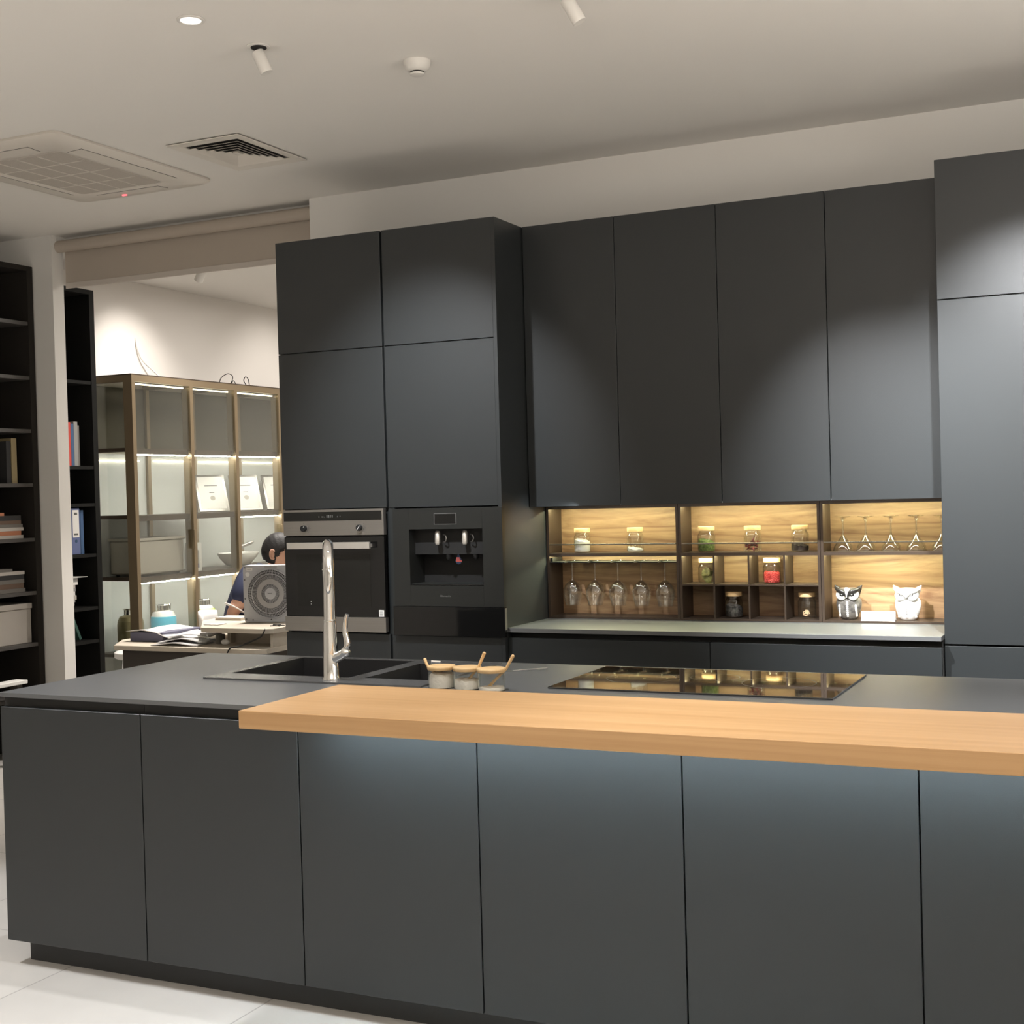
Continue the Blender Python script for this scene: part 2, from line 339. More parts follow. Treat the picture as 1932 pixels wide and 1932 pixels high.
# sink
t = thing('kitchen_sink', 'black composite double bowl sink let into the island worktop', 'sink', (-2.56, 4.07, TOP))
sx0, sx1, sy0, sy1 = -2.990, -2.125, 3.772, 4.370
B1 = (-2.955, -2.465, 3.885, 4.335); B2 = (-2.410, -2.165, 3.895, 4.275)
bm = NB(); slab_holes(bm, sx0, sx1, sy0, sy1, TOP+0.0003, TOP+0.006, [B1, B2])
obj('rim', bm, 'sink_rim', t)
for nm, B_, d in (('large_bowl', B1, 0.20), ('small_bowl', B2, 0.15)):
    bm = NB(); e = 0.006; x0, x1, y0, y1 = B_; zt = TOP+0.0055; zb = zt-d
    o_ = [(x0, y0), (x1, y0), (x1, y1), (x0, y1)]; i_ = [(x0+0.03, y0+0.03), (x1-0.03, y0+0.03), (x1-0.03, y1-0.03), (x0+0.03, y1-0.03)]
    tp = [bm.verts.new((x, y, zt)) for x, y in o_]; md = [bm.verts.new((x*0.97+(x0+x1)/2*0.03, y*0.97+(y0+y1)/2*0.03, zb+0.03)) for x, y in o_]; bt = [bm.verts.new((x, y, zb)) for x, y in i_]
    for q in range(4):
        r_ = (q+1) % 4; bm.faces.new((tp[q], tp[r_], md[r_], md[q])); bm.faces.new((md[q], md[r_], bt[r_], bt[q]))
    bm.faces.new(bt)
    ob = obj(nm, bm, 'composite', t); so = ob.modifiers.new('wall', 'SOLIDIFY'); so.thickness = 0.005; so.offset = -1
    bm = NB(); cx, cy = (x0+x1)/2, (y0+y1)/2; lathe(bm, [(0.045, zb+0.001), (0.045, zb+0.004), (0.030, zb+0.006), (0.012, zb+0.003)], 20, (cx, cy, 0)); obj('drain', bm, 'chrome', ob, True)
bm = NB(); tube(bm, [(-2.345, 4.315, TOP+0.009), (-2.375, 4.30, TOP+0.012)], 0.006, 8); obj('overflow_button', bm, 'chrome', t, True)
# faucet
fx, fy = -2.500, 3.830
t = thing('kitchen_faucet', 'tall polished chrome kitchen tap with side lever on the sink rim', 'faucet', (fx, fy, TOP+0.006))
zb = TOP+0.006
bm = NB(); lathe(bm, [(0.030, zb), (0.030, zb+0.006), (0.0265, zb+0.012), (0.0245, zb+0.09), (0.0215, zb+0.185), (0.0205, zb+0.196)], 32, (fx, fy, 0)); obj('base', bm, 'chrome', t, True)
bm = NB(); lathe(bm, [(0.0208, zb+0.1965), (0.0212, zb+0.200), (0.0205, zb+0.203)], 32, (fx, fy, 0)); obj('collar', bm, 'chrome', t, True)
bm = NB(); pts = smooth_curve([(fx, fy, zb+0.203), (fx+0.001, fy, zb+0.30), (fx-0.002, fy+0.004, zb+0.375), (fx-0.013, fy+0.021, zb+0.428), (fx-0.037, fy+0.058, zb+0.452), (fx-0.064, fy+0.100, zb+0.436), (fx-0.082, fy+0.127, zb+0.39)], 7)
n = len(pts); tube(bm, pts, [0.0195-0.002*i/n for i in range(n)], 24); obj('spout', bm, 'chrome', t, True)
bm = NB(); d0 = Vector(pts[-1]); dd = (Vector(pts[-1])-Vector(pts[-3])).normalized(); tube(bm, [d0-dd*0.004, d0+dd*0.01, d0+dd*0.075, d0+dd*0.10], [0.0185, 0.0215, 0.020, 0.0155], 24); obj('spray_head', bm, 'chrome', t, True)
bm = NB(); ball(bm, (fx+0.008, fy-0.0165, zb+0.335), 0.014, 0.007, 0.046, 18); obj('crest', bm, 'chrome', t, True)
bm = NB(); tube(bm, [(fx+0.015, fy, zb+0.072), (fx+0.045, fy-0.004, zb+0.084), (fx+0.062, fy-0.006, zb+0.094)], [0.018, 0.017, 0.0165], 20); ball(bm, (fx+0.062, fy-0.006, zb+0.094), 0.0175, 0.0175, 0.0175, 16); obj('lever_hub', bm, 'chrome', t, True)
bm = NB(); lp = smooth_curve([(fx+0.060, fy-0.006, zb+0.098), (fx+0.071, fy-0.006, zb+0.12), (fx+0.064, fy-0.006, zb+0.16), (fx+0.066, fy-0.006, zb+0.195), (fx+0.074, fy-0.006, zb+0.222)], 5)
tube(bm, lp, [0.012-0.005*i/len(lp) for i in range(len(lp))], 12); obj('lever', bm, 'chrome', t, True)

# hob
t = thing('induction_hob', 'glossy black glass hob mirroring the lit shelves, set in the island worktop', 'hob', (-1.275, 4.115, TOP))
bm = NB(); bx(bm, -1.720, -0.830, 3.862, 4.368, TOP+0.0003, TOP+0.006, 0.001, 1); obj('glass_plate', bm, 'hob_glass', t)
for cx, cy, r in ((-1.50, 4.12, 0.115), (-1.05, 4.12, 0.115), (-1.275, 4.19, 0.08)):
    bm = NB()
    seg = 48; a = [bm.verts.new((cx+math.cos(2*PI*k/seg)*r, cy+math.sin(2*PI*k/seg)*r, TOP+0.0062)) for k in range(seg)]; b2 = [bm.verts.new((cx+math.cos(2*PI*k/seg)*(r-0.0025), cy+math.sin(2*PI*k/seg)*(r-0.0025), TOP+0.0062)) for k in range(seg)]
    for k in range(seg): bm.faces.new((a[k], a[(k+1) % seg], b2[(k+1) % seg], b2[k]))
    obj('ring_mark', bm, 'hob_mark', t)

# wooden bar
bm = NB(); bx(bm, -2.239, 0.10, 2.969, 3.472, TOP+0.0005, 0.9565, 0.002, 2)
t = obj('wooden_bar', bm, 'oak'); tag(t, 'thick honey oak bar top overlapping the front of the island', 'bar top')
bm = NB(); bx(bm, -2.19, 0.07, 3.205, 3.230, TOP-0.012, TOP+0.0002)
t = thing('led_profile', 'slim cool white light profile under the wooden bar', 'light', (-1.06, 3.2175, TOP-0.012))
obj('housing', bm, 'steel', t)
bm = NB(); bx(bm, -2.185, 0.065, 3.207, 3.228, TOP-0.0135, TOP-0.0121); obj('diffuser', bm, 'led_cool', t)

# spice jars with spoons
def spice(loc, label, fill, spoon, lean):
    t = thing('spice_jar', label, 'jar', loc, 'three spice jars behind the wooden bar'); x, y, z = loc
    bm = NB(); lathe(bm, [(0.0425, z), (0.0435, z+0.003), (0.0435, z+0.058)], 30, (x, y, 0), False); bmv = [v for v in bm.verts if abs(v.co.z-z) < 1e-5]; bm.faces.new(bmv[:30]); obj('glass', bm, 'clear_glass', t, True)
    bm = NB(); seg = 24; prof = [(0.040, z+0.003), (0.040, z+fill*0.5), (0.038, z+fill*0.85), (0.015, z+fill)]; lathe(bm, prof, seg, (x, y, 0))
    rn = random.Random(int(x*1000))
    for v in bm.verts:
        if v.co.z > z+0.004: v.co.z += rn.uniform(-0.3, 0.35)*fill*0.6*(0.6+0.4*math.sin(math.atan2(v.co.y-y, v.co.x-x)*2))
    obj('contents', bm, 'salt', t, True)
    bm = NB(); lathe(bm, [(0.041, z+0.0582), (0.0445, z+0.0595), (0.0462, z+0.066), (0.0462, z+0.070), (0.0452, z+0.0715)], 32, (x, y, 0)); obj('lid', bm, 'bamboo', t, True)
    s = 1 if lean > 0 else -1
    bm = NB(); p0 = Vector((x-s*0.015, y, z+0.008)); p1 = Vector((x+lean*0.055, y, z+0.072)); p2 = Vector((x+lean*(0.055+spoon*0.6), y+0.004, z+0.072+spoon)); tube(bm, [p0, p1, p2], [0.0045, 0.0045, 0.0055], 8); ball(bm, p0+Vector((0, 0, 0.003)), 0.011, 0.009, 0.005, 12); ball(bm, p2, 0.0056, 0.0056, 0.0056, 8)
    obj('spoon', bm, 'bamboo', t, True)
spice((-2.060, 3.795, TOP), 'left of three glass spice jars, nearly full, wooden spoon leaning left', 0.050, 0.016, -0.95)
spice((-1.965, 3.79, TOP), 'middle of three glass spice jars, half full, wooden spoon leaning right', 0.034, 0.042, 0.75)
spice((-1.872, 3.775, TOP), 'right of three glass spice jars, almost empty, wooden spoon leaning right', 0.014, 0.038, 0.95)
bm = NB(); tube(bm, [(-2.00, 4.20, TOP+0.003), (-1.90, 4.27, TOP+0.006)], [0.002, 0.003], 6); bx(bm, -2.03, -2.0, 4.185, 4.2, TOP+0.0005, TOP+0.003)
tag(obj('steel_knife', bm, 'chrome'), 'small steel knife lying on the worktop behind the spice jars', 'knife')

# ------------------------------------------------------------------ tall units
TY = 5.5315; TXR = -2.667; H = 2.779; ZM = 2.2326
def tall(a, b_, y, h, zm, label, loc, mid_bottom, low_top, filler=None, group='tall cabinets', zlow=0.10):
    t = thing('tall_cabinet', label, 'cabinet', ((a+b_)/2, (y+6.19)/2, 0), group)
    bm = NB(); d0 = y+0.021; e = 0.018
    bx(bm, a+0.001, a+e, d0, 6.19, 0, h-0.001); bx(bm, b_-e, b_, (y if b_ == TXR else d0), 6.19, 0, h-0.001)
    for z0 in (0.0, h-0.019, zm-0.009, mid_bottom+0.0): bx(bm, a+e+0.0005, b_-e-0.0005, d0, 6.17, z0, z0+0.018)
    bx(bm, a+e+0.0005, b_-e-0.0005, 6.171, 6.19, 0, h-0.001)
    bx(bm, a+0.03, b_-0.03, y+0.06, y+0.07, 0.001, 0.10)
    obj('carcass', bm, 'laminate', t)
    r = b_-0.020 if b_ == TXR else b_-0.003
    r = b_-0.0185 if b_ == TXR else b_-0.003
    bm = NB(); bx(bm, a+0.003, r, y, y+0.020, zm+0.002, h, 0.0012, 1); obj('upper_door', bm, 'laminate', t)
    bm = NB(); bx(bm, a+0.003, r, y, y+0.020, mid_bottom, zm-0.002, 0.0012, 1); obj('middle_door', bm, 'laminate', t)
    bm = NB(); bx(bm, a+0.003, r, y, y+0.020, zlow, low_top, 0.0012, 1); obj('lower_drawer', bm, 'laminate', t)
    return t
t1 = tall(-3.867, -3.270, TY, H, ZM, 'tall charcoal cabinet housing the steel oven, leftmost of the kitchen', 0, 1.470, 0.868)
t2 = tall(-3.264, TXR, TY, H, ZM, 'tall charcoal cabinet housing the black water dispenser', 0, 1.468, 0.864)
bm = NB(); bx(bm, -3.261, -3.228, TY, TY+0.02, 0.866, 1.466); obj('filler_strip', bm, 'laminate', t2)

# oven
t = thing('built_in_oven', 'black glass and steel oven built into the tall cabinet', 'oven', (-3.56, 5.75, 0.878), 'built-in appliances')
bm = NB(); bx(bm, -3.838, -3.296, 5.53, 6.05, 0.885, 1.458); obj('body', bm, 'black_matte', t)
bm = NB(); bx(bm, -3.842, -3.275, 5.500, 5.529, 1.342, 1.467, 0.001, 1); cp = obj('control_panel', bm, 'steel', t)
bm = NB(); bx(bm, -3.838, -3.284, 5.4985, 5.4999, 1.413, 1.456); obj('display_glass', bm, 'black_gloss', cp)
bm = NB(); y = 5.4984
for i, dx in enumerate((-3.635, -3.617, -3.611, -3.603)): bx(bm, dx, dx+0.004, y-0.0004, y, 1.429, 1.436-0.001*i)
for i in range(4): bx(bm, -3.590+i*0.010, -3.584+i*0.010, y-0.0004, y, 1.428, 1.440)
bx(bm, -3.530, -3.526, y-0.0004, y, 1.429, 1.435); bx(bm, -3.515, -3.511, y-0.0004, y, 1.430, 1.437)
obj('display_marks', bm, 'mark_grey', cp)
for kx in (-3.718, -3.402):
    mt = Matrix.Rotation(PI/2, 3, 'X')
    bm = NB(); lathe(bm, [(0.0185, 0), (0.0185, 0.003), (0.0150, 0.0035)], 28, (kx, 5.4998, 1.377), True, mt); kn = obj('knob', bm, 'steel', t, True)
    bm = NB(); lathe(bm, [(0.0150, 0.0036), (0.0150, 0.018), (0.0135, 0.020)], 28, (kx, 5.4998, 1.377), True, mt); kk = obj('knob_cap', bm, 'black_matte', kn, True)
    bm = NB(); mm = Matrix.Rotation(math.radians(-38 if kx > -3.5 else -40), 3, 'Y')
    L = 0.013 if kx > -3.5 else 0.004; off = 0 if kx > -3.5 else 0.011
    for v in bx(bm, -0.0015, 0.0015, -0.0008, 0, -L+off, L+off).verts: v.co = mm.inverted() @ v.co + Vector((kx, 5.4795, 1.377))
    obj('pointer', bm, 'mark_pale', kn)
bm = NB()
for kx in (-3.718, -3.402):
    for q in range(7):
        an = math.radians(-60+q*50); bx(bm, kx+0.031*math.sin(an)-0.0012, kx+0.031*math.sin(an)+0.0012, 5.4995, 5.4999, 1.377+0.026*math.cos(an)-0.0012, 1.377+0.026*math.cos(an)+0.0012)
obj('dial_marks', bm, 'mark_grey', cp)
bm = NB(); bx(bm, -3.840, -3.276, 5.502, 5.529, 0.951, 1.335, 0.001, 1); dr = obj('oven_door', bm, 'black_glass', t)
bm = NB(); bx(bm, -3.77, -3.355, 5.5012, 5.5019, 1.00, 1.25); obj('window', bm, 'black_gloss', dr)
bm = NB(); bx(bm, -3.848, -3.277, 5.500, 5.529, 0.878, 0.949, 0.001, 1); obj('steel_panel', bm, 'steel', dr)
bm = NB(); bx(bm, -3.796, -3.330, 5.455, 5.470, 1.279, 1.310, 0.001, 1); bx(bm, -3.785, -3.765, 5.4705, 5.501, 1.284, 1.300); bx(bm, -3.36, -3.34, 5.4705, 5.501, 1.284, 1.300); obj('handle', bm, 'handle_steel', dr)
bm = NB(); marks(bm, -3.592, 0.962, 0.028, 0.007, 5.5019, 5, 3); obj('badge', bm, 'mark_pale', dr)
bm = NB(); bx(bm, -3.696, -3.691, 5.5005, 5.5012, 1.008, 1.012); bx(bm, -3.696, -3.691, 5.5005, 5.5012, 1.020, 1.024); obj('indicator_dots', bm, 'mark_pale', dr)
bm = NB(); bx(bm, -3.313, -3.285, 5.5008, 5.5019, 0.953, 0.985, 0.0004, 1); st = obj('label_sticker', bm, 'sticker', dr)
bm = NB()
for i in range(4): bx(bm, -3.308, -3.292, 5.5003, 5.5007, 0.960+i*0.005, 0.962+i*0.005)
obj('printed_lines', bm, 'mark_grey', dr)

# water dispenser
t = thing('water_dispenser', 'black built-in water dispenser with two chrome taps in the tall cabinet', 'water dispenser', (-2.95, 5.65, 0.868), 'built-in appliances')
y0 = 5.505
bm = NB(); bx(bm, -3.2265, -3.140, y0, 5.66, 1.006, 1.463); bx(bm, -2.756, -2.6555, y0, 5.5305, 1.006, 1.463); bx(bm, -2.756, -2.70, 5.531, 5.66, 1.006, 1.463)
bx(bm, -3.1395, -2.7565, y0, 5.66, 1.365, 1.463); bx(bm, -3.1395, -2.7565, y0, 5.66, 1.006, 1.103)
obj('front_frame', bm, 'black_frame', t)
bm = NB(); bx(bm, -3.1395, -2.7565, 5.645, 5.66, 1.1035, 1.3645); bx(bm, -3.1395, -2.7565, 5.56, 5.6445, 1.245, 1.3645); obj('recess', bm, 'black_matte', t)
bm = NB(); bx(bm, -3.138, -2.758, 5.51, 5.644, 1.1035, 1.110, 0.002, 1); dt = obj('drip_tray', bm, 'black_frame', t)
bm = NB(); bx(bm, -3.236, -2.6555, y0, 5.5305, 0.868, 1.004, 0.001, 1); obj('lower_panel', bm, 'black_glass', t)
bm = NB(); bx(bm, -3.005, -2.888, y0-0.0008, y0-0.0001, 1.386, 1.438); fr = obj('display_frame', bm, 'mark_grey', t)
bm = NB(); bx(bm, -3.002, -2.891, y0-0.0018, y0-0.0009, 1.389, 1.435); obj('screen', bm, 'black_glass', fr)
for tx in (-3.004, -2.862):
    bm = NB(); tube(bm, [(tx, 5.537, 1.354), (tx, 5.535, 1.345), (tx+0.004, 5.525, 1.30), (tx+0.004, 5.525, 1.292)], [0.010, 0.0125, 0.013, 0.009], 18); tp = obj('tap', bm, 'handle_steel', t, True)
    bm = NB(); tube(bm, smooth_curve([(tx+0.024, 5.545, 1.338), (tx+0.040, 5.535, 1.334), (tx+0.046, 5.532, 1.32), (tx+0.040, 5.535, 1.306), (tx+0.026, 5.545, 1.303)], 4), 0.0028, 8); obj('lever_ring', bm, 'steel', tp, True)
    bm = NB(); tube(bm, [(tx+0.035, 5.575, 1.2445), (tx+0.035, 5.575, 1.225), (tx+0.035, 5.575, 1.218)], [0.014, 0.011, 0.004], 14); obj('nozzle', bm, 'black_matte', t, True)
bm = NB(); cx, cz = -2.955, 1.215
dp = [(0, 0.031)] + [(0.0165*math.sin(a_)*(1), -0.016*math.cos(a_)-0.006) for a_ in [PI*0.62, PI*0.45, PI*0.25, 0, -PI*0.25, -PI*0.45, -PI*0.62]]
vv = [bm.verts.new((cx+p[0], 5.6435, cz+p[1])) for p in dp]; f_ = bm.faces.new(vv); ex = bmesh.ops.extrude_face_region(bm, geom=[f_])
for v in [g for g in ex['geom'] if isinstance(g, bmesh.types.BMVert)]: v.co.y += 0.001
dr = obj('drop_sticker', bm, 'blue_mark', t)
bm = NB(); bx(bm, cx-0.013, cx+0.010, 5.642, 5.6434, cz-0.010, cz+0.002); bx(bm, cx-0.010, cx+0.006, 5.642, 5.6434, cz+0.003, cz+0.011); bx(bm, cx+0.0105, cx+0.018, 5.642, 5.6434, cz-0.010, cz-0.003); obj('red_panel', bm, 'red_mark', dr)
bm = NB(); marks(bm, -2.983, 1.050, 0.058, 0.010, y0, 8, 11); obj('badge', bm, 'mark_grey', t)
bm = NB(); bx(bm, -2.6555, -2.6535, 5.51, 5.529, 0.90, 1.0); obj('side_trim', bm, 'steel', t)

# ------------------------------------------------------------------ wall cabinets
UY = 5.8274; UB = 1.4528
ux = [-2.6665, -2.2025, -1.7205, -1.2384, -0.7563]
ulab = ['wide matt charcoal wall cabinet touching the tall dispenser cabinet', 'second wall cabinet from the left, dark charcoal, above the jar with white fluff', 'third wall cabinet from the left, charcoal, above the middle shelf bay', 'brightest lit charcoal wall cabinet, touching the right tall cabinet']
for k in range(4):
    a, b_ = ux[k], ux[k+1]
    t = thing('wall_cabinet', ulab[k], 'cabinet', ((a+b_)/2, 6.0, UB), 'wall cabinets')
    bm = NB(); bx(bm, a+0.0008, b_-0.0008, UY+0.021, 6.198, UB+0.016, H-0.001); obj('carcass', bm, 'carcass', t)
    bm = NB(); bx(bm, a+(0.003 if k == 0 else 0.0015), b_-(0.012 if k == 3 else 0.0015), UY, UY+0.020, UB, H, 0.0012, 1); obj('door', bm, 'laminate', t)

t = thing('under_cabinet_light', 'slim white light bar under the wall cabinets above the back worktop', 'light', (-1.7, 5.86, UB+0.0045))
bm = NB(); bx(bm, -2.64, -0.79, 5.850, 5.874, UB+0.006, UB+0.0159); obj('housing', bm, 'steel', t)
bm = NB(); bx(bm, -2.63, -0.80, 5.852, 5.872, UB+0.0045, UB+0.0059); obj('diffuser', bm, 'led_counter', t)

spot('cabinet_spot', (-2.40, 5.80, 1.462), (-2.667, 5.80, 1.28), 5, 100, (0.93, 0.97, 1.0), 1.0, 0.02)
# right tall units
for k, (a, b_) in enumerate(((-0.7563, -0.1563), (-0.1563, 0.4437))):
    tall(a, b_, 5.6075, 2.8012, 2.245, ['tall charcoal cabinet with bright sheen closing the right end of the shelves', 'tall charcoal cabinet at the far right, mostly outside the frame'][k], 0, 0.872, 0.864, zlow=0.10)

# ------------------------------------------------------------------ back run
for k, (a, b_) in enumerate(((-2.666, -1.712), (-1.712, -0.757))):
    t = thing('base_cabinet', ['charcoal drawer unit below the back worktop, beside the dispenser cabinet', 'charcoal drawer unit below the back worktop, beside the right tall cabinet'][k], 'cabinet', ((a+b_)/2, 5.87, 0), 'back base cabinets')
    bm = NB(); bx(bm, a+0.001, b_-0.001, 5.582, 6.19, 0.1, 0.855); bx(bm, a+0.001, b_-0.001, 5.63, 5.65, 0, 0.0995); obj('carcass', bm, 'carcass', t)
    bm = NB(); bx(bm, a+0.002, b_-0.002, 5.56, 5.580, 0.50, 0.861, 0.0012, 1); obj('drawer', bm, 'laminate', t)
    bm = NB(); bx(bm, a+0.002, b_-0.002, 5.56, 5.580, 0.10, 0.497, 0.0012, 1); obj('drawer', bm, 'laminate', t)
    bm = NB(); bx(bm, a+0.001, b_-0.001, 5.595, 5.62, 0.8555, 0.8865); obj('handle_recess', bm, 'channel', t)
bm = NB(); bx(bm, -2.666, -0.757, 5.543, 6.19, 0.888, TOP, 0.0015, 2)
tag(obj('back_worktop', bm, 'counter'), 'matt dark grey worktop running along the back wall under the lit shelves', 'worktop')

# ------------------------------------------------------------------ lit open shelf bays
SY = 6.02; SB = 6.178; SZ = 1.222
bays = [(-2.664, -1.993), (-1.991, -1.333), (-1.331, -0.7575)]
blab = ['lit open shelf bay with hanging wine glasses, leftmost of three', 'lit open shelf bay with four compartments, middle of three', 'lit open shelf bay with the owls, rightmost of three']
BAY = []
for k, (a, b_) in enumerate(bays):
    t = thing('open_shelf_unit', blab[k], 'shelf', ((a+b_)/2, 6.1, TOP+0.001), 'open shelf bays'); BAY.append(t)
    e = 0.012; zb = TOP+0.001
    bm = NB(); bx(bm, a, a+e, SY, 6.197, zb, 1.451); bx(bm, b_-e, b_, SY, 6.197, zb, 1.451)
    bx(bm, a+e, b_-e, SY, 6.197, 1.444, 1.451); bx(bm, a+e, b_-e, SY, SY+0.008, 1.436, 1.4439); bx(bm, a+e, b_-e, SY, 6.197, zb, zb+0.009); obj('frame', bm, 'bronze', t)
    bm = NB(); bx(bm, a+e+0.0003, b_-e-0.0003, SB, 6.196, zb+0.0095, 1.4435); obj('back_panel', bm, 'walnut', t)
    bm = NB(); bx(bm, a+e+0.0003, b_-e-0.0003, SY+0.001, SB-0.0003, SZ-0.008, SZ); bx(bm, a+e+0.0003, b_-e-0.0003, SY+0.001, SY+0.009, SZ-0.015, SZ-0.0081); obj('shelf', bm, 'bronze', t)
    bm = NB(); bx(bm, a+e+0.0003, b_-e-0.0003, SY+0.001, SY+0.007, SZ+0.039, SZ+0.046, 0.0012, 1); obj('guard_rail', bm, 'rail_metal', t)
    bm = NB(); bx(bm, a+0.02, b_-0.02, SY+0.022, SY+0.034, 1.4405, 1.4438); obj('led_strip', bm, 'led_warm', t, label='glowing warm light strip')
    bm = NB(); bx(bm, a+0.02, b_-0.02, SY+0.022, SY+0.034, SZ-0.0112, SZ-0.0081); obj('led_strip', bm, 'led_warm', t, label='glowing warm light strip')
# middle bay dividers and lower shelf
t = BAY[1]; a, b_ = bays[1]
bm = NB(); bx(bm, a+0.0125, b_-0.0125, SY+0.001, SB-0.0003, 1.069, 1.075); obj('lower_shelf', bm, 'bronze', t)
for dx in (-1.8265, -1.662, -1.4975):
    bm = NB(); bx(bm, dx-0.004, dx+0.004, SY+0.003, SB-0.0003, 1.0755, SZ-0.0115); obj('divider', bm, 'bronze', t)
    bm = NB(); bx(bm, dx-0.004, dx+0.004, SY+0.003, SB-0.0003, TOP+0.0105, 1.0685); obj('divider', bm, 'bronze', t)
# glass rack in the left bay
t = BAY[0]; wx = [-2.565, -2.446, -2.327, -2.208, -2.089]
bm = NB(); edges = [-2.6515]+[x for x0 in wx for x in (x0-0.009, x0+0.009)]+[-2.0055]
for i in range(0, len(edges), 2): bx(bm, edges[i], edges[i+1], SY+0.002, 6.150, 1.176, 1.181)
bx(bm, -2.6515, -2.0055, 6.1505, 6.177, 1.176, 1.181); bx(bm, -2.6515, -2.64, SY+0.010, 6.15, 1.1815, 1.20)
obj('glass_rack', bm, 'black_frame', t)

# storage jars
def jar(loc, label, body_h=0.100, kind='rice', fill=0.05):
    x, y, z = loc; t = thing('storage_jar', label, 'jar', loc, 'glass storage jars on the lit shelves'); r = 0.041
    prof = [(0.030, z+0.0005), (r-0.004, z+0.002), (r, z+0.010), (r, z+body_h-0.024), (r-0.004, z+body_h-0.014), (0.032, z+body_h-0.008), (0.032, z+body_h)]
    bm = NB(); lathe(bm, prof, 28, (x, y, 0), False); bm.faces.new([v for v in bm.verts][:28]); obj('glass', bm, 'clear_glass', t, True)
    bm = NB(); lathe(bm, [(0.036, z+body_h-0.001), (0.0385, z+body_h), (0.0385, z+body_h+0.017), (0.037, z+body_h+0.019)], 28, (x, y, 0)); obj('lid', bm, 'bamboo', t, True)
    ri = r-0.003; bm = NB(); rn = random.Random(int(x*7919))
    if kind in ('rice', 'herb', 'pepper', 'mush'):
        lathe(bm, [(0.028, z+0.004), (ri-0.003, z+0.005), (ri, z+0.012), (ri, z+fill*0.86), (ri*0.7, z+fill*0.97), (0.006, z+fill)], 24, (x, y, 0))
        for v in bm.verts:
            if v.co.z > z+fill*0.7: v.co.z += rn.uniform(-0.004, 0.004)+0.008*(v.co.x-x)/ri*(-1)
        obj('contents', bm, kind, t, True)
    elif kind == 'beans':
        lathe(bm, [(0.028, z+0.004), (ri-0.004, z+0.012), (ri-0.004, z+fill*0.86), (0.006, z+fill)], 20, (x, y, 0))
        for q in range(230):
            an = rn.uniform(PI*0.98, 2*PI*1.02); zz = rn.uniform(0.008, fill); rr = ri-0.004
            if zz > fill-0.006: rr *= rn.uniform(0.2, 1)
            mt = Matrix.Rotation(rn.uniform(0, PI), 3, 'Y')
            ball(bm, (x+rr*math.cos(an), y+rr*math.sin(an), z+zz), 0.0042, 0.0026, 0.0026, 6, mt)
        obj('beans', bm, 'bean', t, True)
    elif kind == 'chilies':
        for q in range(16):
            p = Vector((x+rn.uniform(-0.024, 0.024), y+rn.uniform(-0.02, 0.02), z+0.010+rn.uniform(0, 0.035))); d = Vector((rn.uniform(-1, 1), rn.uniform(-0.5, 0.5), rn.uniform(-0.25, 0.35))).normalized()*0.014
            tube(bm, [p-d, p, p+d], [0.0035, 0.005, 0.001], 7)
        tube(bm, [(x-0.005, y-0.01, z+0.035), (x+0.006, y-0.01, z+0.055), (x+0.014, y-0.01, z+0.078)], [0.005, 0.0045, 0.001], 7)
        obj('chilies', bm, 'chili', t, True)
    elif kind == 'leaves':
        for q in range(11):
            cx, cy, cz = x+rn.uniform(-0.012, 0.012), y+rn.uniform(-0.018, 0.018), z+0.016+rn.uniform(0, 0.045); mt = (Matrix.Rotation(rn.uniform(-0.8, 0.8), 3, 'Y') @ Matrix.Rotation(rn.uniform(0.9, 1.7), 3, 'X')); ball(bm, (cx, cy, cz), 0.011, 0.021, 0.0012, 10, mt)
        obj('leaves', bm, 'leafy', t, True)
    elif kind == 'peels':
        for q in range(5):
            cx, cz, R_ = x+rn.uniform(-0.010, 0.012), z+0.014+q*0.004, 0.012; a0 = rn.uniform(0, 6)
            tube(bm, [(cx+R_*math.cos(a0+u*0.5), y-0.016+q*0.008, cz+R_*math.sin(a0+u*0.5)*(0.4 if q else 1)+(0.012 if q == 0 else 0)) for u in range(9)], 0.0022, 6)
        obj('peels', bm, 'peel', t, True)
    return t
jz = SZ+0.0003; jy = 6.095
jar((-2.508, jy, jz), 'glass jar two thirds full of white grain, left on the upper left shelf', kind='rice', fill=0.066)
jar((-2.234, jy, jz), 'glass jar with a little pale grain, right on the upper left shelf', kind='rice', fill=0.022)
jar((-1.880, jy, jz), 'glass jar of green herbs on the upper middle shelf', kind='herb', fill=0.058)
jar((-1.660, jy, jz), 'glass jar of dark red dried chilies on the upper middle shelf', kind='chilies', fill=0.04)
jar((-1.440, jy, jz), 'glass jar with dark peppercorns at its bottom, on the upper middle shelf', kind='pepper', fill=0.034)
jar((-1.880, jy, 1.0755), 'glass jar of olive bay leaves in the left compartment', kind='leaves', fill=0.05, body_h=0.098)
jar((-1.573, jy, 1.0755), 'glass jar of bright red beans in the middle compartment', kind='beans', fill=0.056, body_h=0.098)
jar((-1.755, jy, TOP+0.0103), 'glass jar of dark dried mushrooms on the bottom, below the empty compartment', kind='mush', fill=0.060)
jar((-1.415, jy, TOP+0.0103), 'glass jar with curled orange peel in the bottom right compartment', kind='peels', fill=0.03)

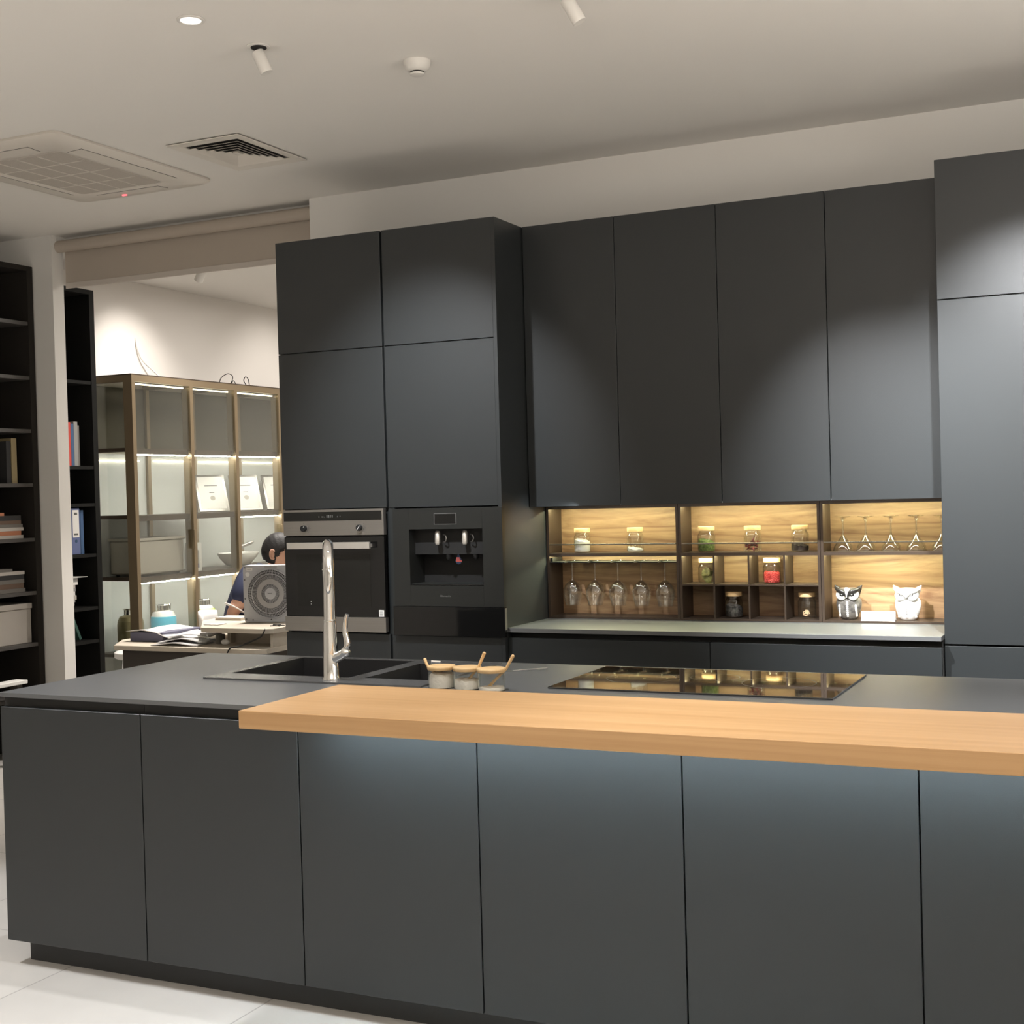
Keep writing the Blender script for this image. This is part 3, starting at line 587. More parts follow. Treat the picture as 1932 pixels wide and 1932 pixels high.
# hanging wine glasses
def wine_glass():
    t = thing('wine_glass', 'first hanging wine glass from the left, under the lit left shelf', 'glass', (wx[0], 6.095, 0.965), 'wine glasses hanging upside down in the rack'); x, y = wx[0], 6.095; z1 = 1.1865
    bm = NB(); lathe(bm, [(0.0395, z1-0.0012), (0.0395, z1), (0.0, z1-0.0001)] if False else [(0.001, z1), (0.040, z1), (0.0405, z1-0.0015), (0.012, z1-0.006), (0.0055, z1-0.014)], 28, (x, y, 0), False); obj('foot', bm, 'wine_glass_clear', t, True)
    bm = NB(); lathe(bm, [(0.0055, z1-0.0142), (0.0040, z1-0.03), (0.0036, z1-0.08), (0.0060, z1-0.098)], 14, (x, y, 0), False); obj('stem', bm, 'wine_glass_clear', t, True)
    bm = NB(); lathe(bm, [(0.0060, z1-0.0982), (0.020, z1-0.107), (0.036, z1-0.122), (0.046, z1-0.148), (0.0455, z1-0.172), (0.038, z1-0.205), (0.035, z1-0.2215)], 32, (x, y, 0), False); obj('bowl', bm, 'wine_glass_clear', t, True)
    return t
w0 = wine_glass(); nn = ['first', 'second', 'third', 'fourth', 'fifth']
for i in range(1, 5): dup(w0, (wx[i], 6.095, 0.965), f'{nn[i]} hanging wine glass from the left, under the lit left shelf')
# upturned cocktail glasses
def coupe():
    x, y, z = -1.247, 6.10, jz
    t = thing('cocktail_glass', 'first upturned cocktail glass from the left on the upper right shelf', 'glass', (x, y, z), 'cocktail glasses standing upside down on the upper right shelf')
    bm = NB(); lathe(bm, [(0.045, z+0.0003), (0.040, z+0.022), (0.020, z+0.050), (0.0075, z+0.068)], 30, (x, y, 0), False); obj('bowl', bm, 'wine_glass_clear', t, True)
    bm = NB(); lathe(bm, [(0.0072, z+0.0682), (0.0040, z+0.085), (0.0036, z+0.125), (0.0080, z+0.143)], 14, (x, y, 0), False); obj('stem', bm, 'wine_glass_clear', t, True)
    bm = NB(); lathe(bm, [(0.0080, z+0.1432), (0.018, z+0.149), (0.036, z+0.1535), (0.036, z+0.155), (0.001, z+0.155)], 28, (x, y, 0), False); obj('foot', bm, 'wine_glass_clear', t, True)
    return t
c0 = coupe()
for i, x in enumerate((-1.147, -1.037, -0.929, -0.822)): dup(c0, (x, 6.10, jz), f'{nn[i+1]} upturned cocktail glass from the left on the upper right shelf')

# owls
def owl(loc, label, dark):
    x, y, z = loc; t = thing('owl_figurine', label, 'figurine', loc, 'pair of ceramic owls'); s = 1.0
    body = 'owl_grey' if dark else 'porcelain'; face = 'owl_dark' if dark else 'porcelain'; lt = 'owl_silver' if dark else 'porcelain'
    bm = NB(); lathe(bm, [(0.028, z), (0.036, z+0.006), (0.047, z+0.035), (0.054, z+0.065), (0.052, z+0.085), (0.044, z+0.097), (0.047, z+0.108), (0.053, z+0.130), (0.050, z+0.138), (0.03, z+0.140)], 30, (x, y, 0), True, None, 1.05, 0.85); obj('body', bm, body, t, True)
    for sd in (-1, 1):
        bm = NB(); tube(bm, [(x+sd*0.036, y-0.004, z+0.122), (x+sd*0.050, y-0.008, z+0.140), (x+sd*0.060, y-0.010, z+0.153)], [0.018, 0.010, 0.0015], 12); obj('ear', bm, face, t, True)
        bm = NB(); mt = Matrix.Rotation(math.radians(-20), 3, 'X')
        ball(bm, (x+sd*0.025, y-0.036, z+0.112), 0.026, 0.012, 0.026, 20, mt); ed = obj('eye_disc', bm, lt, t, True)
        bm = NB(); ir = 0.0105 if dark else 0.0065; lathe(bm, [(ir, 0.0), (ir, 0.003), (ir*0.7, 0.005)], 18, (x+sd*0.022, y-0.046, z+0.113), True, Matrix.Rotation(PI/2, 3, 'X')); obj('iris', bm, 'owl_dark', ed, True)
        bm = NB(); ball(bm, (x+sd*0.021, y-0.0512, z+0.115), 0.0045, 0.002, 0.0035 if dark else 0.0045, 10); obj('pupil_glint', bm, 'porcelain', ed, True)
    bm = NB()   # brow: broad V from ear tips to beak
    for sd in (-1, 1):
        pts = smooth_curve([(x+sd*0.056, y-0.022, z+0.143), (x+sd*0.038, y-0.042, z+0.132), (x+sd*0.018, y-0.050, z+0.125), (x, y-0.051, z+0.106)], 5); tube(bm, pts, [0.005+0.006*math.sin(PI*i/(len(pts)-1)) for i in range(len(pts))], 10)
    obj('brow', bm, face, t, True)
    bm = NB(); tube(bm, [(x, y-0.040, z+0.138), (x, y-0.052, z+0.118), (x, y-0.055, z+0.100)], [0.013, 0.008, 0.001], 12); obj('beak', bm, lt, t, True)
    for cx, hh in ((-0.036, 0.05), (0.0, 0.065), (0.036, 0.05)):
        bm = NB()
        for q in range(8):
            zz = z+0.016+q*hh/8*1.1; ph = cx/0.055; yy = y-0.85*math.sqrt(max(0, (0.0365+0.019*min(1, (zz-z)/0.06))**2-(cx/1.05)**2))
            ball(bm, (cx+x, yy, zz), 0.0055, 0.0026, 0.0048, 8)
        obj('feather_beads', bm, lt if dark else 'owl_silver', t, True)
    return t
owl((-1.226, 6.095, TOP+0.0103), 'grey and black ceramic owl in the lower right shelf bay', True)
owl((-0.970, 6.095, TOP+0.0103), 'plain white ceramic owl in the lower right shelf bay', False)
t = thing('name_card', 'folded cream card standing between the two owls', 'card', (-1.091, 6.045, TOP+0.0103))
z = TOP+0.0103
bm = NB(); vv = [bm.verts.new(p) for p in ((-1.163, 6.030, z), (-1.018, 6.030, z), (-1.018, 6.052, z+0.040), (-1.163, 6.052, z+0.040), (-1.018, 6.074, z), (-1.163, 6.074, z))]
bm.faces.new((vv[0], vv[1], vv[2], vv[3])); bm.faces.new((vv[3], vv[2], vv[4], vv[5])); ob = obj('folded_paper', bm, 'porcelain', t); so = ob.modifiers.new('th', 'SOLIDIFY'); so.thickness = 0.001
bm = NB(); marks(bm, -1.075, 0, 0.042, 0.006, 0, 7, 5)
mt = Matrix.Rotation(-math.atan2(0.022, 0.040), 3, 'X')
for v in bm.verts: v.co = mt @ v.co + Vector((0, 6.0385, z+0.017))
obj('lettering', bm, 'mark_grey', t)
area('shelf_downlight', (-1.08, 6.055, 1.207), (-1.08, 6.05, 0), 0.05, 0.4, (1, 0.96, 0.88), 0.03)
spot('shelf_spot', (-1.09, 6.012, 1.19), (-1.10, 5.88, 0.907), 4.0, 42, (1, 0.95, 0.82), 0.4, 0.004)

# ------------------------------------------------------------------ ceiling fittings
t = thing('recessed_downlight', 'round recessed downlight glowing at the upper left of the ceiling', 'ceiling light', (-2.896, 3.695, Z))
bm = NB(); lathe(bm, [(0.036, Z-0.0005), (0.047, Z-0.001), (0.047, Z-0.004), (0.040, Z-0.006), (0.036, Z-0.004), (0.036, Z-0.0005)], 32, (-2.896, 3.695, 0), False); obj('trim_ring', bm, 'white_plastic', t, True)
bm = NB(); lathe(bm, [(0.0355, Z-0.004), (0.018, Z-0.0008), (0.001, Z-0.0008)], 12, (-2.896, 3.695, 0), False); obj('reflector', bm, 'lamp_on', t)
def tube_spot(bx_, by_, ex, ey, label):
    t = thing('swivel_spotlight', label, 'spotlight', (bx_, by_, Z), 'swivelling tube spotlights')
    bm = NB(); lathe(bm, [(0.030, Z-0.0005), (0.042, Z-0.001), (0.042, Z-0.004), (0.032, Z-0.005)], 28, (bx_, by_, 0), True); obj('base', bm, 'white_plastic', t, True)
    bm = NB(); lathe(bm, [(0.029, Z-0.0052), (0.029, Z-0.007), (0.020, Z-0.012)], 24, (bx_+0.002, by_, 0), True); obj('socket', bm, 'seam_dark', t, True)
    p1 = Vector((ex, ey, 3.055)); p0 = Vector((bx_-0.004, by_, Z-0.018)); d = (p1-p0).normalized()
    bm = NB(); tube(bm, [p0, p0+d*0.004, p1-d*0.004, p1], [0.021, 0.0235, 0.0235, 0.022], 28); obj('lamp_tube', bm, 'white_plastic', t, True)
    return p1
tube_spot(-2.862, 4.03, -2.838, 4.045, 'white tube spotlight hanging tilted beside the round downlight')
tube_spot(-1.690, 4.105, -1.655, 4.12, 'white tube spotlight cut off by the top edge of the picture')
t = thing('smoke_detector', 'round white smoke detector on the ceiling', 'smoke detector', (-2.452, 4.46, Z))
bm = NB(); lathe(bm, [(0.052, Z-0.0005), (0.052, Z-0.012), (0.044, Z-0.030), (0.030, Z-0.040)], 32, (-2.452, 4.46, 0)); obj('housing', bm, 'white_plastic', t, True)
bm = NB(); lathe(bm, [(0.026, Z-0.0402), (0.026, Z-0.046)], 24, (-2.452, 4.46, 0)); obj('sensor_slot', bm, 'seam_dark', t, True)
bm = NB(); lathe(bm, [(0.029, Z-0.0462), (0.027, Z-0.052), (0.018, Z-0.055)], 24, (-2.452, 4.46, 0)); obj('cap', bm, 'white_plastic', t, True)

# square diffuser
cx, cy, s0 = -3.818, 5.190, 0.27; ax_ = 0.197
t = thing('air_diffuser', 'square louvred air diffuser in the ceiling beside the air conditioner', 'ceiling vent', (cx, cy, Z))
def sqring(bm, hx0, hy0, z0, hx1, hy1, z1, th=0.002):
    a = [(-1, -1), (1, -1), (1, 1), (-1, 1)]
    o1 = [bm.verts.new((cx+sx*hx0, cy+sy*hy0, z0)) for sx, sy in a]; i1 = [bm.verts.new((cx+sx*hx1, cy+sy*hy1, z1)) for sx, sy in a]
    o2 = [bm.verts.new((cx+sx*hx0, cy+sy*hy0, z0+th)) for sx, sy in a]; i2 = [bm.verts.new((cx+sx*hx1, cy+sy*hy1, z1+th)) for sx, sy in a]
    for q in range(4):
        r_ = (q+1) % 4
        bm.faces.new((o1[q], o1[r_], i1[r_], i1[q])); bm.faces.new((o2[q], i2[q], i2[r_], o2[r_])); bm.faces.new((o1[q], o2[q], o2[r_], o1[r_])); bm.faces.new((i1[q], i1[r_], i2[r_], i2[q]))
bm = NB(); sqring(bm, 0.200, 0.272, Z-0.010, 0.150, 0.205, Z-0.006, 0.004); obj('frame', bm, 'ac_plastic', t)
bm = NB(); bx(bm, cx-0.150, cx+0.150, cy-0.205, cy+0.205, Z-0.002, Z-0.0004); obj('backing', bm, 'seam_dark', t)
for q in range(5):
    f = 0.92-q*0.165; bm = NB(); sqring(bm, 0.150*f, 0.205*f, Z-0.0135, 0.150*(f-0.105), 0.205*(f-0.105), Z-0.004, 0.0012); obj('louvre', bm, 'ac_plastic', t)
bm = NB(); bx(bm, cx-0.014, cx+0.014, cy-0.018, cy+0.018, Z-0.012, Z-0.003); obj('centre_plate', bm, 'ac_plastic', t)

# cassette air conditioner
t = thing('cassette_air_conditioner', 'large square ceiling cassette air conditioner with a centre grille', 'air conditioner', (-4.70, 5.02, Z))
def rsq(hx, hy, r, n=6):
    out = []
    for qx, qy, a0 in ((1, -1, -PI/2), (1, 1, 0), (-1, 1, PI/2), (-1, -1, PI)):
        for k in range(n+1):
            a = a0+k*PI/2/n; out.append((qx*(hx-r)+r*math.cos(a), qy*(hy-r)+r*math.sin(a)))
    return out
def loft(bm, loops, cx, cy, cap=True):
    R_ = [[bm.verts.new((cx+x, cy+y, z)) for x, y in L] for L, z in loops]
    for i in range(len(R_)-1):
        n = len(R_[i])
        for k in range(n): bm.faces.new((R_[i][k], R_[i][(k+1) % n], R_[i+1][(k+1) % n], R_[i+1][k]))
    if cap: bm.faces.new(R_[-1])
ax, ay = -4.680, 5.020
bm = NB(); loft(bm, [(rsq(0.425, 0.545, 0.04), Z-0.0005), (rsq(0.430, 0.550, 0.045), Z-0.012), (rsq(0.405, 0.525, 0.05), Z-0.028), (rsq(0.275, 0.375, 0.04), Z-0.036), (rsq(0.262, 0.362, 0.03), Z-0.030)], ax, ay, False); obj('fascia', bm, 'ac_plastic', t, True)
bm = NB(); loft(bm, [(rsq(0.261, 0.361, 0.03), Z-0.028), (rsq(0.250, 0.350, 0.03), Z-0.034)], ax, ay); gr = obj('grille', bm, 'ac_grille', t)
bm = NB()
for xx in (-0.12, 0.0, 0.12): bx(bm, ax+xx-0.003, ax+xx+0.003, ay-0.34, ay+0.34, Z-0.0365, Z-0.0342)
for yy in (-0.18, 0.0, 0.18): bx(bm, ax-0.24, ax+0.24, ay+yy-0.003, ay+yy+0.003, Z-0.0362, Z-0.0342)
obj('grille_ribs', bm, 'ac_plastic', gr)
for (x0, x1, y0, y1) in ((0.292, 0.375, -0.33, 0.33), (-0.375, -0.292, -0.33, 0.33), (-0.20, 0.20, -0.475, -0.395), (-0.20, 0.20, 0.395, 0.475)):
    def zf(x, y):
        fx = (0.405-abs(x))/0.13 if abs(x) > abs(y)*0.77 else 9; fy = (0.525-abs(y))/0.15
        return Z-0.028-0.008*max(0, min(1, min(fx, fy)))
    bm = NB(); lf = []
    for gx, gy in ((x0, y0), (x1, y0), (x1, y1), (x0, y1)): lf.append((gx, gy))
    for sc, zz, mname, nm in ((1.0, 0.0008, 'seam_dark', 'slot'), (0.965, 0.0022, 'ac_plastic', 'flap')):
        bm2 = NB(); mxx, myy = (x0+x1)/2, (y0+y1)/2; hx_, hy_ = (x1-x0)/2-(0.0 if sc == 1 else 0.003), (y1-y0)/2-(0.0 if sc == 1 else 0.003)
        vs4 = [(mxx-hx_, myy-hy_), (mxx+hx_, myy-hy_), (mxx+hx_, myy+hy_), (mxx-hx_, myy+hy_)]
        lo = [bm2.verts.new((ax+p[0], ay+p[1], zf(*p)-zz)) for p in vs4]; hi = [bm2.verts.new((ax+p[0], ay+p[1], zf(*p)+0.004)) for p in vs4]
        bm2.faces.new(lo[::-1]); bm2.faces.new(hi)
        for q in range(4): bm2.faces.new((lo[q], lo[(q+1) % 4], hi[(q+1) % 4], hi[q]))
        obj(nm, bm2, mname, t)
    bm.free()
bm = NB(); bx(bm, -4.77, -4.745, 5.482, 5.492, Z-0.0385, Z-0.030); obj('indicator', bm, 'red_led', t)

# roller blind
t = thing('roller_blind', 'beige roller blind rolled up high over the opening to the next room', 'blind', (-5.02, 6.27, 2.83))
bm = NB(); tube(bm, [(-5.948, 6.255, 3.085), (-4.102, 6.255, 3.085)], 0.036, 24); obj('roll', bm, 'blind_fabric', t, True)
bm = NB(); bx(bm, -5.925, -4.105, 6.286, 6.289, 2.868, 3.085); obj('fabric', bm, 'blind_fabric', t)
bm = NB(); bx(bm, -5.925, -4.105, 6.281, 6.293, 2.835, 2.868, 0.002, 1); obj('hem_bar', bm, 'hem', t)
for x in (-5.9485, -4.1045):
    bm = NB(); bx(bm, x-0.001, x+0.003, 6.23, 6.30, 3.06, 3.149) ; obj('bracket', bm, 'white_plastic', t)

# ------------------------------------------------------------------ bookcases
def bookcase(name, label, xf, depth, y0, y1, top, shelves, m, em='shelf_edge'):
    t = thing(name, label, 'bookcase', (xf-depth/2, (y0+y1)/2, 0)); xb = xf-depth
    bm = NB(); bx(bm, xb, xf, y0, y0+0.02, 0, top); bx(bm, xb, xf, y1-0.045, y1, 0, top); bx(bm, xb, xb+0.01, y0+0.0205, y1-0.0455, 0, top); bx(bm, xb+0.0105, xf, y0+0.0205, y1-0.0455, top-0.03, top)
    obj('carcass', bm, m, t)
    for z in shelves:
        bm = NB(); bx(bm, xb+0.0105, xf-0.004, y0+0.0205, y1-0.0455, z-0.022, z); obj('shelf', bm, em, t)
    return t
bookcase('dark_bookcase', 'dark brown open bookcase at the left picture edge', -6.10, 0.34, 4.9, 6.19, 2.97, [0.38, 0.697, 1.008, 1.33, 1.66, 1.985, 2.305, 2.634], 'bookcase_dark')
bookcase('black_bookcase', 'tall black bookcase beyond the wall end, beside the glass cabinet', -6.43, 0.31, 6.30, 7.075, 2.965, [0.612, 0.835, 1.19, 1.530, 1.78, 2.35], 'bookcase_black', 'bookcase_black')
def col_mat(name, c, r=0.6):
    if name not in MAT: mat(name, c, r)
    return name
def slab_book(nm, label, cat, x0, x1, y0, y1, z0, z1, c, group=None, pages=True):
    """flat lying book: covers, and a page block that shows between them"""
    t = thing(nm, label, cat, ((x0+x1)/2, (y0+y1)/2, z0), group); h = z1-z0; cv = min(0.002, h*0.15)
    bm = NB(); bx(bm, x0, x1, y0, y1, z0, z0+cv); bx(bm, x0, x1, y0, y1, z1-cv, z1); bx(bm, x1-0.003, x1, y0, y1, z0+cv, z1-cv); obj('cover', bm, c, t)
    bm = NB(); bx(bm, x0+0.003, x1-0.0035, y0+0.003, y1-0.003, z0+cv+0.0002, z1-cv-0.0002); obj('pages', bm, 'paper_warm', t)
def stand_book(nm, label, cat, xf, depth, y0, y1, z0, z1, c, group=None, tilt=0):
    t = thing(nm, label, cat, (xf-depth/2, (y0+y1)/2, z0), group)
    bm = NB(); bx(bm, xf-0.004, xf, y0, y1, z0, z1); bx(bm, xf-depth, xf-0.0045, y0, y0+0.002, z0, z1); bx(bm, xf-depth, xf-0.0045, y1-0.002, y1, z0, z1); obj('cover', bm, c, t)
    bm = NB(); bx(bm, xf-depth+0.003, xf-0.005, y0+0.0022, y1-0.0022, z0+0.003, z1-0.004); obj('pages', bm, 'paper_warm', t)
    if tilt: t.rotation_euler = (tilt, 0, 0)
    return t
# dark bookcase contents (front face near x = -6.12)
col_mat('book_tan', (0.30, 0.24, 0.13)); col_mat('book_dark', (0.03, 0.03, 0.03)); col_mat('book_orange', (0.42, 0.17, 0.09)); col_mat('book_white', (0.50, 0.47, 0.43)); col_mat('book_grey', (0.16, 0.15, 0.135)); col_mat('book_brown', (0.13, 0.085, 0.06))
col_mat('book_red', (0.62, 0.07, 0.05)); col_mat('book_blue', (0.06, 0.12, 0.24)); col_mat('book_silver', (0.32, 0.32, 0.31)); col_mat('binder_blue', (0.12, 0.15, 0.30)); col_mat('folder_navy', (0.03, 0.07, 0.14)); col_mat('page_block', (0.13, 0.13, 0.19)); col_mat('file_green', (0.03, 0.09, 0.07))
g = 'books in the dark bookcase'
stand_book('book', 'upright tan book in the dark bookcase', 'book', -6.13, 0.22, 6.008, 6.048, 1.6605, 1.93, 'book_tan', g)
stand_book('book', 'upright black book beside the tan book', 'book', -6.135, 0.2, 5.972, 6.006, 1.6605, 1.91, 'book_dark', g)
zz = 1.3305
for h, c, y1, lb in ((0.020, 'book_white', 6.075, 'pale bottom book of the stack with an orange book'), (0.026, 'book_orange', 6.058, 'orange book lying second from the bottom of its stack'), (0.020, 'book_white', 6.078, 'cream book lying directly on the orange book'), (0.020, 'book_grey', 6.072, 'grey book lying on the cream book'), (0.022, 'book_brown', 6.06, 'brown book topping the wide stack'), (0.030, 'book_dark', 6.06, 'black box file on the brown book'), (0.018, 'book_orange', 5.93, 'small rust book on top of the black box file')):
    slab_book('book', lb, 'book', -6.36, -6.125, 5.72, y1, zz, zz+h-0.0006, c, g); zz += h
zz = 1.0085
for h, c, y1, lb in ((0.024, 'book_grey', 6.078, 'grey bottom book of the lower stack'), (0.030, 'book_brown', 6.066, 'brown book second from the bottom of the lower stack'), (0.024, 'book_grey', 6.07, 'grey book in the middle of the lower stack'), (0.028, 'book_dark', 6.07, 'black book below the pale top books'), (0.020, 'book_white', 6.075, 'pale book near the top of the lower stack'), (0.018, 'book_grey', 5.98, 'short grey book topping the lower stack')):
    slab_book('book', lb, 'book', -6.36, -6.125, 5.72, y1, zz, zz+h-0.0006, c, g); zz += h
t = thing('storage_box', 'large pale grey box with lid in the dark bookcase', 'box', (-6.26, 5.88, 0.6975))
bm = NB(); bx(bm, -6.40, -6.125, 5.66, 6.118, 0.6975, 0.905, 0.004, 1); obj('box_body', bm, 'box_grey', t)
bm = NB(); bx(bm, -6.405, -6.12, 5.655, 6.123, 0.9053, 0.938, 0.003, 1); obj('lid', bm, 'box_grey', t)
# black bookcase contents
g = 'books and files in the black bookcase'; xf = -6.45
stand_book('book', 'red book in the black bookcase', 'book', xf, 0.2, 6.785, 6.840, 1.7805, 2.07, 'book_red', g)
t = stand_book('book', 'dark blue book next to the red book', 'book', xf, 0.2, 6.842, 6.868, 1.7805, 2.06, 'book_blue', g)
stand_book('book', 'silver grey book right of the blue book', 'book', xf, 0.2, 6.870, 6.905, 1.7805, 2.075, 'book_silver', g)
stand_book('book', 'charcoal book at the right of the upright row', 'book', xf-0.005, 0.2, 6.907, 6.925, 1.7805, 2.05, 'book_grey', g)
for y0, lb in ((6.740, 'left blue lever arch file with white spine label'), (6.822, 'right blue lever arch file with white spine label')):
    t = thing('ring_binder', lb, 'binder', (xf-0.14, y0+0.038, 1.1905), g)
    bm = NB(); bx(bm, xf-0.28, xf, y0, y0+0.078, 1.1905, 1.500, 0.003, 1); obj('cover', bm, 'binder_blue', t)
    bm = NB(); bx(bm, xf+0.0002, xf+0.001, y0+0.010, y0+0.068, 1.305, 1.487); lb_ = obj('spine_label', bm, 'paper', t)
    bm = NB(); bx(bm, xf+0.0011, xf+0.0015, y0+0.025, y0+0.053, 1.455, 1.470); bx(bm, xf+0.0011, xf+0.0015, y0+0.02, y0+0.056, 1.320, 1.332); obj('printed_lines', bm, 'mark_grey', lb_)
    bm = NB(); lathe(bm, [(0.011, 0), (0.011, 0.0012)], 16, (xf, y0+0.039, 1.28), True, Matrix.Rotation(PI/2, 3, 'Y')); obj('finger_hole', bm, 'folder_navy', t)
stand_book('folder', 'navy folder right of the lever arch files', 'folder', xf-0.03, 0.22, 6.903, 6.935, 1.1905, 1.49, 'folder_navy', g)
stand_book('folder', 'thin slate blue folder rightmost on its shelf', 'folder', xf-0.03, 0.22, 6.937, 6.965, 1.1905, 1.485, 'book_blue', g)
zz = 0.8355; rn = random.Random(4)
for i in range(9):
    h = rn.uniform(0.016, 0.03); y1 = 6.83+0.003*i+rn.uniform(-0.01, 0.015)
    slab_book('magazine', f'{["bottom","second","third","fourth","fifth","sixth","seventh","eighth","top"][i]} magazine counted up the white pile in the black bookcase', 'magazine', -6.70, -6.452, 6.62, y1, zz, zz+h-0.0006, ['book_white', 'paper', 'book_silver'][i % 3], g); zz += h
bm = NB(); bx(bm, -6.70, -6.44, 6.64, 6.945, zz, zz+0.003); tag(obj('loose_sheet', bm, 'paper'), 'wide sheet lying on top of the magazine pile', 'paper')
stand_book('folder', 'green folder leaning in the bottom compartment of the black bookcase', 'folder', xf, 0.25, 6.865, 6.885, 0.626, 0.82, 'file_green', g, tilt=0.42)
bm = NB(); lathe(bm, [(0.018, 1.5305), (0.022, 1.533), (0.020, 1.55), (0.008, 1.565), (0.006, 1.58), (0.020, 1.59), (0.022, 1.61), (0.015, 1.625)], 18, (-6.50, 6.83, 0)); tag(obj('glass_ornament', bm, 'clear_glass', None, True), 'small clear glass ornament in the black bookcase', 'ornament')
t = thing('low_bench', 'narrow low bench with a pale top in front of the dark bookcase', 'bench', (-6.04, 5.45, 0))
bm = NB(); bx(bm, -6.09, -6.00, 4.9, 5.95, 0.478, 0.50, 0.003, 1); obj('bench_top', bm, 'paper', t)
for x, y in ((-6.045, 4.95), (-6.045, 5.90)):
    bm = NB(); bx(bm, x-0.03, x+0.03, y-0.02, y+0.02, 0, 0.4775); obj('leg', bm, 'desk_dark', t)

# ------------------------------------------------------------------ glass display cabinet in the office
gx, gb = -6.30, -6.735
ysp = [7.275, 7.895, 8.425, 9.0, 9.575]; gz = 2.405; GS = [1.90, 1.435, 1.005, 0.47]
t = thing('display_cabinet', 'lit bronze framed glass display cabinet along the office wall', 'display cabinet', (-6.52, 8.42, 0))
bm = NB(); pw_ = 0.035
for i, y in enumerate(ysp):
    bx(bm, gx-0.075, gx, y, y+pw_, 0, gz); bx(bm, gb, gb+0.03, y, y+pw_, 0, gz)
    if i < 4:
        bx(bm, gx-0.03, gx, y+pw_+0.0003, ysp[i+1]-0.0003, gz-0.045, gz); bx(bm, gx-0.03, gx, y+pw_+0.0003, ysp[i+1]-0.0003, 0, 0.08)
    bx(bm, gb+0.0305, gx-0.0755, y, y+pw_, gz-0.045, gz); bx(bm, gb+0.0305, gx-0.0755, y, y+pw_, 0, 0.08)
obj('frame', bm, 'brass', t)
bm = NB(); bx(bm, gb, gx-0.002, ysp[0], ysp[-1]+pw_, gz+0.0003, gz+0.008); obj('top_panel', bm, 'bronze', t)
for i in range(4):
    y0, y1 = ysp[i]+pw_+0.0005, ysp[i+1]-0.0005
    bm = NB(); bx(bm, gb+0.002, gb+0.008, y0, y1, 0.08, 1.895); obj('back_panel', bm, 'back_glass', t)
    bm = NB(); bx(bm, gb+0.002, gb+0.008, y0, y1, 1.905, gz-0.046); obj('back_panel', bm, 'back_glass_dim', t)
    for j, z in enumerate(GS):
        bm = NB(); bx(bm, gb+0.031, gx-0.05, y0, y1, z-0.022, z); bx(bm, gx-0.0498, gx-0.032, y0, y1, z-0.040, z); obj('shelf', bm, 'bronze', t)
        if j < 3 and not (i in (0, 1) and j == 1):
            bm = NB(); bx(bm, gx-0.047, gx-0.034, y0+0.02, y1-0.02, z-0.047, z-0.0402); obj('led_strip', bm, 'led_cab', t)
            if j == 0:
                bm = NB(); bx(bm, gb+0.012, gb+0.020, y0+0.04, y1-0.08, z-0.075, z-0.065); obj('led_strip', bm, 'led_dim', t)
    bm = NB(); bx(bm, gx-0.050, gx-0.042, y0+0.02, y1-0.02, gz-0.062, gz-0.052); obj('led_strip', bm, 'led_dim', t)
    bm = NB(); bx(bm, gx-0.016, gx-0.011, y0, y1, 0.081, gz-0.0455); dd = obj('glass_door', bm, 'door_glass', t)
    if i in (0, 2):
        hy = ysp[i+1]-0.004
        bm = NB(); bx(bm, gx+0.0003, gx+0.018, hy-0.012, hy+0.016, 1.18, 1.32, 0.002, 1); obj('handle', bm, 'brass', t)
bm = NB(); bx(bm, gb+0.031, gx-0.0757, ysp[0]+0.012, ysp[0]+0.017, 0.081, gz-0.0455); obj('side_glass', bm, 'door_glass', t)
bm = NB(); bx(bm, gb+0.031, gx-0.0757, ysp[0]+0.0005, ysp[0]+0.011, 1.880, 1.905); bx(bm, gb+0.031, gx-0.0757, ysp[0]+0.0005, ysp[0]+0.011, 1.418, 1.44); bx(bm, gb+0.031, gx-0.0757, ysp[0]+0.0005, ysp[0]+0.011, 0.985, 1.01); obj('side_rail', bm, 'bronze', t)
# items inside
t = thing('steel_cabinet', 'brushed steel box appliance on the third shelf of the display cabinet', 'appliance', (-6.5, 7.75, 1.0055))
bm = NB(); bx(bm, -6.63, -6.37, 7.375, 7.86, 1.018, 1.255, 0.012, 3); obj('body', bm, 'handle_steel', t)
bm = NB(); bx(bm, -6.64, -6.36, 7.365, 7.87, 1.2555, 1.275, 0.004, 2); obj('lid', bm, 'handle_steel', t)
for x, y in ((-6.60, 7.42), (-6.40, 7.42), (-6.60, 7.82), (-6.40, 7.82)):
    bm = NB(); lathe(bm, [(0.012, 1.0055), (0.014, 1.0175)], 12, (x, y, 0)); obj('foot', bm, 'black_rubber', t)
t = thing('faucet_box', 'narrow white tap package beside the steel box', 'box', (-6.42, 8.12, 1.0055))
bm = NB(); bx(bm, -6.46, -6.40, 7.985, 8.105, 1.0055, 1.215, 0.002, 1); obj('carton', bm, 'paper', t)
bm = NB(); bx(bm, -6.3999, -6.3985, 8.02, 8.07, 1.03, 1.16); obj('printed_panel', bm, 'book_silver', t)
bm = NB(); bx(bm, -6.3984, -6.3975, 8.035, 8.065, 1.03, 1.06); obj('blue_print', bm, 'binder_blue', t)
bm = NB(); tube(bm, [(-6.398, 8.045, 1.17), (-6.398, 8.045, 1.12)], 0.004, 8); obj('printed_tap', bm, 'mark_grey', t)
